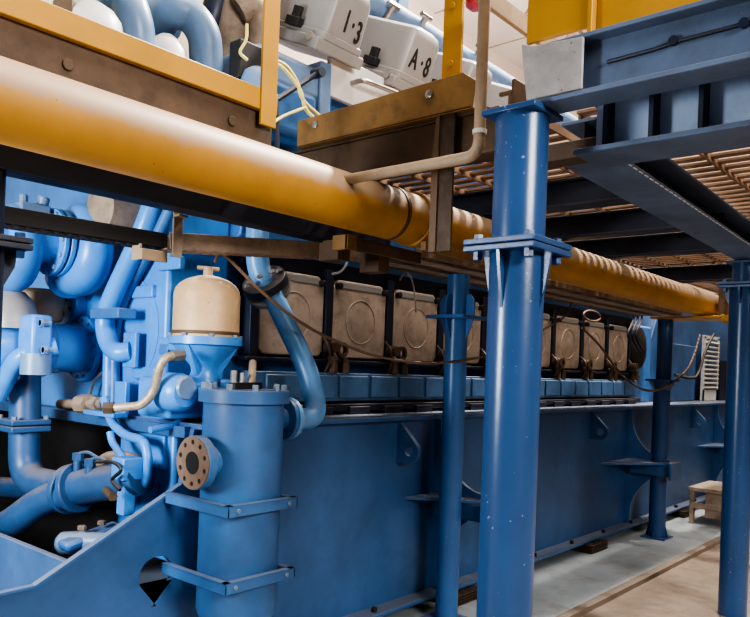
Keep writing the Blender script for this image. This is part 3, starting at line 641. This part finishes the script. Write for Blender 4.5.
b = B(); b.lathe(q+V((0,.0,0)), (0,1,0), [(0,.06),(.02,.078),(.05,.085),(.13,.085)], 28); b.build('housing_barrel', 'bright', oh)
b = B(); b.box(q.x-.02, q.x+.35, 2.80, 3.05, q.z-.12, q.z+.06); b.build('housing_block', 'bright', oh, .02)
b = B(); b.lathe(q+V((0,-.012,.02)), (0,1,0), [(0,.0),(.0,.045),(.02,.055)], 24); b.build('cap_face', 'pale', oh)
b = B(); b.tube([at(150,430,Y=2.9), at(178,424,Y=2.9), at(192,404,Y=2.9)], .016, .04, 10); b.build('oil_line', 'bright', oh)
ho = thing('braided_hose', at(108,408,Y=2.9), 'dusty braided hose sagging left of the domed filter', 'hose')
hpts = [at(176,356,Y=2.72), at(166,358,Y=2.72), at(159,370,Y=2.74), at(154,390,Y=2.78), at(142,404,Y=2.82), at(124,407,Y=2.88), at(106,408,Y=2.95)]
B().tube(hpts, .0185, smooth=8, n=14).build('hose_tube', 'hose', ho)
b = B(); b.cyl(at(172,356,Y=2.72), at(183,355,Y=2.72), .026, n=6); b.build('hose_fitting', 'steel', ho)
b = B(); b.cyl(at(104,408,Y=2.95), at(114,408,Y=2.92), .028, n=6); b.build('hose_fitting', 'brass', ho)

# ================================================================== GENERATOR beyond the engine
ge = thing('generator', (10.5, 3.6, 1.2), 'dark blue generator housing at the far end of the girder', 'generator')
B().plate([(8.5,1.22),(8.5,1.9),(8.9,2.5),(12.4,2.5),(12.4,1.22)], [], lambda u, v: V((u,3.15,v)), (0,1.8,0)).build('housing', 'base', ge, .01)
B().plate([(8.75,1.22),(8.75,1.9),(9.8,1.9),(9.8,1.22)], [], lambda u, v: V((u,3.05,v)), (0,.1,0)).build('side_cover', 'base', ge, .01)
ll, lr = at(708,400,Y=2.95), at(723,402,Y=2.95)
b = B(); x0, x1 = ll.x, lr.x; zt = 2.04
b.box(x0, x0+.07, 3.02, 3.05, 1.22, zt); b.box(x1-.07, x1, 3.02, 3.05, 1.22, zt); b.box(x0, x1, 3.02, 3.05, zt-.02, zt+.02); b.box(x0, x1, 3.02, 3.05, 1.22, 1.36)
b.build('vent_frame', 'louver', ge)
b = B()
for k in range(11): z = 1.40 + .058*k; b.obox(V(((x0+x1)/2, 3.03, z)), V(((x1-x0)/2-.05,0,0)), V((0,.03,.018)), V((0,-.004,.007)))
b.build('vent_slats', 'louver', ge)
B().box(x1+.02, x1+.6, 3.0, 3.05, 1.22, 1.75).build('side_panel', 'navy', ge)

# ================================================================== COLUMNS
def column(name, x, y, r, ztop, zfl, r_up, label, fw, z0=.0, gus=.2, top=True, m='column', cap=None, two=True, fth=.018):
    t = thing(name, (x, y, z0), label, 'column', 'blue tubular support columns')
    B().cyl((x,y,z0), (x,y,zfl-fth), r, n=40).build('lower_tube', m, t)
    B().box(x-fw, x+fw, y-fw, y+fw, zfl-fth, zfl).build('flange_plate', m, t, .003)
    if two: B().box(x-fw, x+fw, y-fw, y+fw, zfl+.003, zfl+.003+fth).build('flange_plate', m, t, .003)
    z1 = zfl + .003 + (fth if two else 0)
    B().cyl((x,y,z1), (x,y,ztop), r_up, n=40).build('upper_tube', m, t)
    for k in range(4):
        a = PI/4*0 + PI/2*k; d = V((math.cos(a), math.sin(a), 0)); s_ = V((-d.y, d.x, 0))
        b = B(); b.plate([(r*.95,zfl-fth),(fw*.96,zfl-fth),(fw*.9,zfl-fth-.05),(r*.98,zfl-gus)], [], lambda u, v: V((x,y,0))+d*u+V((0,0,v))-s_*.005, s_*.010); b.build('gusset', m, t)
    if two:
        bolts(t, [(x+i*fw*.72, y+j*fw*.72, z1) for i in (-1,1) for j in (-1,1)], (0,0,1), .016, .02, 'column')
        bolts(t, [(x+i*fw*.72, y+j*fw*.72, zfl-fth) for i in (-1,1) for j in (-1,1)], (0,0,-1), .016, .03, 'column')
    if top: B().box(x-r*1.08, x+r*1.08, y-r*1.08, y+r*1.08, ztop-.0, ztop+.018).build('cap_plate', m, t, .003)
    return t
bx, by = 2.09, 1.205
column('support_column', bx, by, .087, 2.30, 1.888, .084, 'thick blue column in the foreground with bolted flange, right of centre', .124)
column('support_column', 5.175, 1.33, .085, 2.24, 2.10, .075, 'blue column cut off by the right edge of the photo', .125, gus=.12)
column('support_column', 1.005, 2.52, .062, 2.085, 1.85, .058, 'dark blue column at the left edge of the photo', .11, m='navy', top=False, gus=.14)
# slim column with a collar and upright fins, in front of the girder
sx, sy = 3.665, 2.5
sc = thing('support_column', (sx, sy, .02), 'slim blue column with square collar left of the thick foreground column', 'column', 'blue tubular support columns')
B().cyl((sx,sy,.02),(sx,sy,1.795),.066,n=36).build('lower_tube', 'slim', sc)
B().box(sx-.13, sx+.13, sy-.13, sy+.13, 1.795, 1.815).build('collar_plate', 'slim', sc, .003)
B().cyl((sx,sy,1.815),(sx,sy,2.055),.064,n=36).build('upper_tube', 'slim', sc)
for k in range(4):
    a = PI/4*0 + PI/2*k; d = V((math.cos(a), math.sin(a), 0)); s_ = V((-d.y, d.x, 0))
    b = B(); b.plate([(.062,1.815),(.12,1.815),(.12,1.90),(.09,1.94),(.062,1.94)], [], lambda u, v: V((sx,sy,0))+d*u+V((0,0,v))-s_*.005, s_*.01)
    b.plate([(.062,1.795),(.115,1.795),(.08,1.70),(.066,1.68)], [], lambda u, v: V((sx,sy,0))+d*u+V((0,0,v))-s_*.005, s_*.01); b.build('fin', 'slim', sc)
B().box(sx-.11, sx+.11, sy-.11, sy+.11, .02, .04).build('foot_plate', 'slim', sc)
fx, fy = 7.0, 2.47
fcn = thing('support_column', (fx, fy, .02), 'slim blue column standing on the pale floor strip beside the wooden step', 'column', 'blue tubular support columns')
B().cyl((fx,fy,.02),(fx,fy,1.46),.075,n=32).build('lower_tube', 'column', fcn)
b = B(); b.lathe((fx,fy,1.38),(0,0,1),[(0,.076),(.08,.12),(.082,.15),(.10,.15)],24); b.build('collar', 'column', fcn)
B().cyl((fx+.03,fy,1.48),(fx+.03,fy,2.03),.068,n=32).build('upper_tube', 'column', fcn)
b = B(); b.box(fx-.11, fx+.11, fy-.11, fy+.11, .02, .035); 
for k in range(4):
    a = PI/2*k; d = V((math.cos(a), math.sin(a), 0)); s_ = V((-d.y, d.x, 0)); b.plate([(.07,.035),(.105,.035),(.07,.16)], [], lambda u, v: V((fx,fy,0))+d*u+V((0,0,v))-s_*.005, s_*.01)
b.build('foot_plate', 'column', fcn)
b = B(); b.box(6.85, 7.25, 1.93, 2.55, 2.032, 2.05); b.box(6.85, 7.25, 1.92, 1.94, 2.01, 2.06)
tag(b.build('pipe_saddle', 'yellow', None, .003), 'yellow saddle plate under the far end of the yellow pipe', 'plate')

# ================================================================== BIG YELLOW PIPE
yp = thing('yellow_pipe', (4, 2.15, 2.08), 'long dusty yellow pipe crossing the whole photo', 'pipe')
PY, PZ, PR = 2.15, 2.19, .115
B().cyl((-1.5,PY,PZ+.016),(9.3,PY,PZ-.03),PR,n=64).build('pipe_tube', 'ypipe', yp)
b = B(); b.ring((2.58,PY,PZ),(2.60,PY,PZ),PR+.004,PR-.01,64); b.build('weld_seam', 'brown', yp)
b = B(); b.ring((2.74,PY,PZ),(2.775,PY,PZ),PR+.012,PR-.01,64); b.build('collar', 'ypipe', yp, .004)
ps = thing('pipe_support', (2.8, 2.25, 2.0), 'grimy yellow angle bracket holding the pipe above the slim column', 'bracket')
b = B(); b.box(2.42, 2.9, 2.20, 2.40, 2.045, 2.06); b.box(2.42, 2.9, 2.20, 2.21, 2.005, 2.06); b.build('angle_bar', 'brown', ps, .003)
b = B(); b.box(2.36, 2.42, 2.19, 2.205, 2.0, 2.065); b.box(2.36, 2.375, 2.19, 2.28, 2.0, 2.065); b.build('end_clip', 'ochre', ps, .003)
b = B(); b.box(2.72, 3.25, 2.04, 2.07, 2.035, 2.075); b.build('clip_angle', 'ochre', ps, .003)
B().box(2.42, 2.5, 2.3, 2.42, 1.97, 2.05).build('bracket_leg', 'brown', ps, .003); B().box(2.70,2.78,2.3,2.42,1.95,2.05).build('bracket_leg', 'brown', ps, .003)

# ================================================================== PLATFORM STEELWORK
# left: channel beam with yellow toe board and guard post
b = B(); b.box(-2, 2.06, 2.36, 2.375, 2.30, 2.56); b.box(-2, 2.06, 2.375, 2.45, 2.30, 2.312); b.box(-2, 2.06, 2.375, 2.45, 2.548, 2.56)
b.box(.8, .86, 2.44, 2.475, 2.17, 2.31)
for x in (.3, 1.18, 1.85): b.cyl((x,2.36,2.44),(x,2.35,2.44),.02,n=12)
tag(b.build('platform_channel', 'brown', None, .003), 'rusty brown channel beam directly behind the yellow pipe at upper left', 'beam')
gf = thing('guard_rail', (1.0, 2.36, 2.49), 'yellow guard rail frame with flat board and upright post, upper left', 'guard rail')
B().box(-2, 2.06, 2.33, 2.359, 2.516, 2.602).build('toe_board', 'yellow', gf, .003)
g0 = at(263,60,Y=2.32).x; g1 = at(278.5,60,Y=2.32).x; b = B(); b.box(g0, g1, 2.32, 2.334, 2.455, 3.6); b.build('guard_post', 'yellow', gf, .003)
# dark beam under the yellow pipe
b = B(); b.box(.6, 2.98, 2.46, 2.475, 2.085, 2.172); b.box(.6, 2.98, 2.475, 2.56, 2.085, 2.097); b.box(.6, 2.98, 2.475, 2.56, 2.16, 2.172)
tag(b.build('channel_beam', 'navy', None, .003), 'dark navy channel beam under the left part of the yellow pipe', 'beam')
# light lip on the lower edge
# cable trays
def tray(p, q, w, h, name, m, label, per=True):
    p, q = V(p), V(q); d = (q-p).normalized(); n_ = d.cross(V((0,0,1))).normalized(); L_ = (q-p).length
    t = thing(name, p, label, 'cable tray', 'cable trays under the yellow pipe')
    b = B(); b.bar(p+n_*w/2+V((0,0,h/2)), q+n_*w/2+V((0,0,h/2)), .006, h); b.bar(p-n_*w/2+V((0,0,h/2)), q-n_*w/2+V((0,0,h/2)), .006, h); b.build('tray_side', m, t, .002)
    b = B(); k = int(L_/.05)
    b.bar(p+n_*w*.42, q+n_*w*.42, w*.16, .006); b.bar(p-n_*w*.42, q-n_*w*.42, w*.16, .006); b.bar(p, q, w*.2, .006)
    for i in range(k+1):
        c = p + d*(L_*i/k); b.bar(c-n_*w/2, c+n_*w/2, .026, .006)
    b.build('tray_floor', m, t)
    return t
tray((.85,2.74,1.948),(1.80,2.74,1.958),.10,.062,'cable_tray','dark','dark brown cable tray in front of the snail shells at left')
tray((1.79,2.70,1.95),(2.78,2.52,2.03),.12,.068,'cable_tray','dusty','light brown dusty cable tray above the cream domed filter')
tray((2.95,2.5,2.062),(6.9,2.5,2.062),.44,.035,'cable_tray','dusty','perforated dusty cable tray above the grey hot box doors')
h0 = at(177,208,Y=2.6); h1 = at(176,257,Y=2.6)
b = B(); b.box(h1.x-.02, h1.x+.025, 2.595, 2.603, h1.z, 2.10); b.box(h1.x-.02, h1.x+.025, 2.56, 2.603, 2.075, 2.083)
tag(b.build('tray_hanger', 'dusty', None, .002), 'short flat hanger strap joining the tray to the dark navy beam', 'bracket')
q = at(155,256,Y=2.68); b = B(); b.box(q.x-.07, q.x+.05, 2.665, 2.68, q.z-.022, q.z+.022); b.box(q.x-.07, q.x-.06, 2.68, 2.74, q.z-.022, 1.96)
tag(b.build('end_plate', 'tan', None, .002), 'small pale plate hanging at the joint of two trays', 'plate')

# middle: kick plate and cross beam
kp = thing('kick_plate', (2.4, 2.05, 2.48), 'brown ochre kick plate tilting across the centre top', 'kick plate')
b = B(); b.plate([(2.56,2.50),(1.60,2.497),(1.585,2.60),(1.645,2.645),(2.56,2.625)], [], lambda u, v: V((2.39,u,v)), (.008,0,0)); b.box(2.39,2.45,1.6,2.56,2.50,2.508); b.build('plate_sheet', 'ochre', kp, .002)
bolts(kp, [(2.39,2.44,2.585),(2.39,1.80,2.59)], (-1,0,0), .018, .014, 'steel')
b = B(); b.box(2.44, 2.455, 1.5, 2.62, 2.33, 2.495); b.box(2.42, 2.53, 1.5, 2.62, 2.325, 2.335); b.box(2.42, 2.53, 1.5, 2.62, 2.488, 2.497)
tag(b.build('cross_beam', 'brown', None, .003), 'dark brown cross beam under the tilted kick plate', 'beam')
b = B(); b.box(2.45, 2.465, 1.70, 1.79, 2.50, 3.6)
for z in (2.72, 2.95): b.cyl((2.45,1.745,z),(2.44,1.745,z),.014,n=8)
tag(b.build('guard_post', 'yellow', None, .002), 'yellow plank like guard post standing on the kick plate', 'post')
hg = thing('hanger_post', (2.6, 1.87, 2.0), 'rusty brown flat hanger hanging in front of the yellow pipe', 'hanger')
ht = at(437,110,X=2.40); hr = at(455,110,X=2.40); hb = at(445,251,X=2.40)
B().box(2.40, 2.412, hr.y, ht.y-.02, hb.z, 2.50).build('flat_bar', 'drust', hg, .002)
b = B(); b.plate([(ht.y-.02,hb.z),(ht.y-.02,2.60),(ht.y-.012,2.60),(ht.y+.012,2.30),(ht.y+.012,hb.z)], [], lambda u, v: V((2.392,u,v)), (.012,0,0)); b.build('stiffener', 'brown', hg)
ct = thing('handrail_tube', (2.2, 1.43, 2.2), 'dusty tan handrail tube bent level behind the thick column', 'handrail')
k0 = at(489,-40,X=2.2); k1 = at(480,158,X=2.2); k1.y = k0.y = 1.435; k2 = at(350,181,X=2.2)
b = B(); b.tube([V((2.2,1.435,3.5)), V((2.2,1.435,2.245)), V((2.2,2.06,2.245))], .021, .06, 18); b.build('tube', 'tan', ct)
b = B(); b.cyl((2.2,1.435,2.32),(2.2,1.435,2.335),.025,n=20); b.build('joint_band', 'white', ct)
# back toe rail seen high in the centre
r0 = at(502,2,Y=1.5); 
b = B(); b.box(2.2, 3.6, 1.5, 1.52, 2.835, 2.905); b.box(2.2,3.6,1.5,1.52,3.02,3.05)
for x in (2.3, 2.62, 2.95, 3.3): b.bar((x,1.51,2.9),(x+.1,1.51,3.03),.02,.03)
tag(b.build('lattice_rail', 'tan', None, .002), 'tan lattice rail slanting behind the yellow toe plates', 'rail')
q = at(475,2,Y=3.0); b = B(); b.lathe(q+V((0,0,-.06)),(0,0,1),[(0,.03),(.03,.065),(.07,.07),(.1,.05),(.12,0)],20); b.cyl(q+V((0,0,.05)), V((q.x,q.y,8.6)), .008, n=8)
tag(b.build('alarm_lamp', 'red'), 'small red lamp hanging at the top edge beside the tan tube', 'lamp')

# right: edge beam with toe plates
eg = thing('edge_beam', (2.1, 0, 2.32), 'heavy dusty grey blue edge beam resting on the thick column', 'beam')
b = B(); b.box(2.095, 2.108, -1.6, 1.17, 2.325, 2.495); b.build('beam_web', 'beam', eg)
b = B(); b.box(2.045, 2.165, -1.6, 1.17, 2.318, 2.334); b.build('lower_flange', 'beam', eg, .003)
b = B(); b.box(2.045, 2.165, -1.6, 1.17, 2.486, 2.50); b.build('upper_flange', 'beam', eg, .003)
b = B(); b.plate([(.985,2.335),(1.165,2.335),(1.19,2.515),(1.15,2.50),(.985,2.487)], [], lambda u, v: V((2.04,u,v)), (.012,0,0)); b.build('end_plate', 'endlit', eg, .003)  # pale plate paints the beam's lit end, cut at the shadow edge
b = B(); b.tube([(2.09,.93,2.415),(2.09,.80,2.418),(2.09,.72,2.425),(2.09,.4,2.43),(2.09,-1.5,2.44)], .006, n=8)
for y in (.74,.56,.30): b.cyl((2.08,y,2.428),(2.096,y,2.428),.013,n=10)
b.build('cable_run', 'navy', eg)
b = B(); b.box(2.42, 2.46, 1.36, 1.46, 2.38, 2.53); b.box(2.30, 2.46, 1.36, 1.375, 2.38, 2.53); b.box(2.42,2.435,1.30,1.5,2.53,2.545)
tag(b.build('end_bracket', 'brown', None, .003), 'dark brown box bracket behind the top of the thick column', 'bracket')
tp = thing('toe_plate', (2.1, 1.08, 2.52), 'bright yellow toe plate on the lit end of the edge beam', 'toe plate', 'yellow toe plates on the edge beam')
B().box(2.07, 2.085, .975, 1.19, 2.525, 2.95).build('plate_sheet', 'yellow', tp, .003)
B().box(2.06, 2.2, .97, .985, 2.50, 2.95).build('stiffener', 'yellow', tp, .003)
tp = thing('toe_plate', (2.1, -.3, 2.5), 'long yellow toe plate in shade along the top right corner', 'toe plate', 'yellow toe plates on the edge beam')
B().box(2.09, 2.105, -1.6, .97, 2.502, 2.95).build('plate_sheet', 'yellow', tp, .003)
B().box(2.07, 2.10, -1.6, .97, 2.86, 2.92).build('plate_lip', 'yellow', tp, .003)
# second beam: stiffened channel
sb = thing('stiffened_beam', (2.35, 0, 2.2), 'blue grey beam with a row of pale panels between dark ribs', 'beam')
B().box(2.235, 2.44, -1.6, 1.10, 2.205, 2.222).build('lower_flange', 'beam', sb, .003)
B().box(2.36, 2.375, -1.6, 1.08, 2.222, 2.40).build('beam_web', 'panel', sb)
B().box(2.235, 2.44, -1.6, 1.10, 2.40, 2.415).build('upper_flange', 'beam', sb, .003)
for k in range(14):
    y = 1.025 - .148*k
    B().box(2.30, 2.36, y-.007, y+.007, 2.222, 2.40).build('rib', 'navy', sb)
B().box(2.33, 2.36, -1.6, 1.08, 2.222, 2.245).build('weld_strip', 'navy', sb)
# joist from the thick column to the right column
jo = thing('floor_joist', (3.8, 1.2, 2.25), 'slate blue joist running from the thick column to the right column', 'beam')
B().plate([(2.46,1.28),(2.46,1.07),(5.35,1.185),(5.35,1.385)], [], lambda u, v: V((u,v,2.262)), (0,0,.014)).build('lower_flange', 'beam', jo, .002)
B().plate([(2.46,2.276),(5.35,2.276),(5.35,2.385),(2.46,2.385)], [], lambda u, v: V((u,1.17+.04*(u-2.46),v)), (0,.012,0)).build('joist_web', 'navy', jo)
B().plate([(2.46,1.26),(2.46,1.07),(5.35,1.185),(5.35,1.375)], [], lambda u, v: V((u,v,2.385)), (0,0,.012)).build('upper_flange', 'beam', jo, .002)
b = B(); b.box(2.38, 2.47, 1.0, 1.36, 2.24, 2.30); b.build('end_cleat', 'brown', jo, .003)
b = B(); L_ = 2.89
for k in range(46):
    x = 2.5 + 2.8*k/46; B().box(x, x+.035, 1.068+.0398*(x-2.46), 1.072+.0398*(x-2.46), 2.259, 2.263).build('light_dash', 'white', jo)  # pale dashes paint the light that comes through the gap
# transverse beams
for i, (x, ya, yb, lab) in enumerate(((3.42,1.2,2.62,'dark transverse beam nearest the thick column'), (4.22,1.2,2.62,'dark transverse beam midway between thick column and right column'), (5.05,.2,2.62,'dark transverse beam resting beside the right column'), (6.6,-.5,2.62,'far dark transverse beam behind the right column'))):
    b = B(); b.box(x, x+.012, ya, yb, 2.32, 2.45); b.box(x-.05, x+.06, ya, yb, 2.315, 2.328); b.box(x-.05, x+.06, ya, yb, 2.44, 2.452)
    tag(b.build('transverse_beam', 'navy', None, .003), lab, 'beam', 'transverse beams under the platform')
b = B(); b.box(2.54, 8.5, 2.60, 2.62, 2.30, 2.45); b.box(2.54, 8.5, 2.57, 2.66, 2.295, 2.308)
tag(b.build('edge_joist', 'navy', None, .003), 'dark joist along the engine side of the platform', 'beam')
b = B(); b.box(6.98, 7.10, 1.95, 2.0, 2.05, 2.48)
tag(b.build('drop_post', 'brown', None, .003), 'short brown post crossing the far end of the yellow pipe', 'post')
b = B(); b.box(7.2, 9.5, 1.55, 1.6, 2.18, 2.26); b.box(7.2,9.5,1.75,1.8,2.05,2.10)
tag(b.build('back_rails', 'brown', None, .003), 'brown rails behind the far end of the yellow pipe', 'rail')
# gratings: thin slats along Y, rods along X
def grating(x0, x1, y0, y1, label, z=2.468):
    t = thing('floor_grating', ((x0+x1)/2, (y0+y1)/2, z), label, 'grating', 'steel floor gratings overhead')
    b = B(); k = int((x1-x0)/.095)
    for i in range(k+1):
        x = x0 + (x1-x0)*i/k; b.box(x-.025, x+.025, y0, y1, z+.012, z+.022)
    b.build('slats', 'grate', t)
    b = B(); k = int((y1-y0)/.2)
    for i in range(k+1):
        y = y0 + (y1-y0)*i/k; b.box(x0, x1, y-.005, y+.005, z-.006, z+.03)
    b.build('cross_rods', 'grate', t)
grating(2.48, 5.4, -1.6, 1.20, 'steel floor grating overhead in the top right corner', 2.405)
grating(2.48, 4.05, 1.42, 2.56, 'steel floor grating overhead between kick plate and second transverse beam')
grating(4.07, 6.6, 1.42, 2.56, 'steel floor grating overhead above the middle of the yellow pipe')
grating(6.62, 9.0, -1.5, 2.56, 'steel floor grating overhead beyond the far transverse beam')
# ================================================================== WIRES
b = B(); b.tube([at(215,262,Y=2.75), at(219,254,Y=2.72), at(228,258,Y=2.7), at(262,292,Y=2.62), at(300,322,Y=2.58), at(336,341,Y=2.56), at(380,357,Y=2.52), at(430,363,Y=2.42), at(470,359,Y=2.40), at(500,350,Y=2.40), at(560,320,Y=2.5), at(572,303,Y=2.55)], .0075, smooth=8, n=8)
tag(b.build('hanging_cable', 'wire'), 'long brown cable sagging from the domed filter across the grey doors', 'cable')
b = B(); b.tube([at(582,328,Y=2.75), at(600,346,Y=2.7), at(622,375,Y=2.65), at(645,390,Y=2.38), at(665,387,Y=2.36), at(685,372,Y=2.4), at(694,355,Y=2.5), at(700,335,Y=2.6)], .010, smooth=8, n=8)
tag(b.build('hanging_cable', 'wire'), 'thin brown cable sagging around the far slim column', 'cable')
b = B(); b.tube([at(675,375,Y=2.8), at(690,378,Y=2.8), at(698,374,Y=2.8), at(706,350,Y=2.8), at(714,334,Y=2.8)], .016, smooth=8, n=8)
tag(b.build('hanging_cable', 'black'), 'black cable climbing to the pale louvred panel', 'cable')
b = B(); c = at(592,316,Y=2.85); b.tube([c + V((.17*math.cos(t), 0, .045*math.sin(t))) for t in [2*PI*i/24 for i in range(25)]], .010, n=8)
tag(b.build('cable_loop', 'wire'), 'small brown cable loop at the top of the far grey doors', 'cable')
b = B()
for px in (634,638,642):
    b.tube([at(px-4,300,Y=2.9), at(px,318,Y=2.9), at(px-6,335,Y=2.9), at(px+2,352,Y=2.9)], .012, smooth=6, n=6)
tag(b.build('cable_bundle', 'navy'), 'dark tangled cable bundle at the far end of the engine', 'cable')
b = B(); b.tube([at(408,273,Y=2.8), at(412,280,Y=2.85), at(415,296,Y=2.95), at(416,312,Y=3.0)], .006, smooth=6, n=8); b.tube([at(400,280,Y=2.9), at(406,270,Y=2.8), at(409,276,Y=2.8)], .007, smooth=6, n=8)
tag(b.build('door_wire', 'steel'), 'thin steel wire dangling over the third large grey door', 'wire')
b = B(); b.tube([at(332,274,Y=2.95), at(340,272,Y=2.9), at(346,265,Y=2.85), at(348,256,Y=2.8)], .007, smooth=6, n=8)
tag(b.build('door_wire', 'white'), 'short pale wire above the first full grey door', 'wire')

# ================================================================== WOODEN STEP
ws = thing('wooden_step', (8.35, 2.4, .02), 'small dusty wooden step stool on the floor beside the girder', 'step stool')
x0, x1, y0, y1, zt = 7.93, 8.62, 2.12, 2.5, .395
B().box(x0, x1, y0, y1, zt-.04, zt).build('tread', 'wood', ws, .004)
for (x, y) in ((x0+.03,y1-.05),(x1-.08,y1-.05),(x0+.03,y0+.02),(x1-.08,y0+.02)): B().box(x, x+.06, y, y+.04, .02, zt-.04).build('leg', 'wood', ws, .003)
B().box(x0+.02, x0+.04, y0+.01, y1-.02, .18, .24).build('brace', 'wood', ws, .002)
B().box(x0+.03, x0+.05, y0+.0, y0+.22, .10, zt-.04).build('side_board', 'wood', ws, .002)
B().box(x0-.1, x1, y0-.16, y0, .16, .195).build('lower_tread', 'wood', ws, .004)

# ================================================================== LIGHTS
def lamp(kind, name, loc, target, energy, col, size=.5, spot=None, sy=None):
    l = bpy.data.lights.new(name, kind); l.energy = energy; l.color = col
    if kind == 'AREA':
        l.size = size
        if sy: l.shape = 'RECTANGLE'; l.size_y = sy
    elif kind in ('POINT','SPOT'): l.shadow_soft_size = size
    if kind == 'SPOT': l.spot_size = math.radians(spot); l.spot_blend = .4
    o = bpy.data.objects.new(name, l); COL.objects.link(o); o.location = loc
    o.rotation_euler = (V(target)-V(loc)).to_track_quat('-Z', 'Y').to_euler(); return o
lamp('AREA', 'hall_light', (2, 0, 8.2), (3, 2, 0), 330, (1,.93,.84), 5, sy=3)
lamp('AREA', 'hall_light', (10, 1, 8.2), (10, 2, 0), 420, (1,.92,.82), 5, sy=3)
lamp('SPOT', 'floodlight', (6.6, 1.95, 8.3), (4.4, 2.2, 1.5), 4200, (1,.93,.85), .22, 80)
lamp('AREA', 'front_light', (-.6, 2.75, 1.75), (2.1, 3.4, 1.65), 95, (.95,.98,1), .7)
lamp('AREA', 'aisle_light', (1.0, -4.0, 3.6), (3.5, 2.5, 1.2), 330, (1,.95,.9), 2, sy=1.2)
lamp('AREA', 'ceiling_fill', (9, 4.5, 4.5), (9.5, 4.5, 8.6), 650, (1,.93,.88), 3)  # added fill that brightens the ceiling; no fixture hangs there
W = bpy.data.worlds.new('world'); bpy.context.scene.world = W; W.use_nodes = True
W.node_tree.nodes['Background'].inputs[0].default_value = (.85,.88,1,1); W.node_tree.nodes['Background'].inputs[1].default_value = .07

# ================================================================== CAMERA
cd = bpy.data.cameras.new('camera'); cam = bpy.data.objects.new('camera', cd); COL.objects.link(cam)
cd.sensor_width = 36; cd.lens = 36*F/750; cd.clip_start = .02
fwd = V((CA, SA, 0)); right = V((SA, -CA, 0)); up = V((0,0,1))
# image x axis and image up axis in the world (the phone was held slightly rolled)
ix = right*math.cos(ROLL) + up*math.sin(ROLL); iy = -right*math.sin(ROLL) + up*math.cos(ROLL)
mt = Matrix((ix, iy, -fwd)).transposed().to_4x4(); mt.translation = V((0,0,H)); cam.matrix_world = mt
cd.shift_y = PP*math.cos(ROLL)/750; cd.shift_x = PP*math.sin(ROLL)/750
sc_ = bpy.context.scene; sc_.camera = cam
sc_.view_settings.view_transform = 'AgX'; sc_.view_settings.look = 'AgX - High Contrast'; sc_.view_settings.exposure = .25
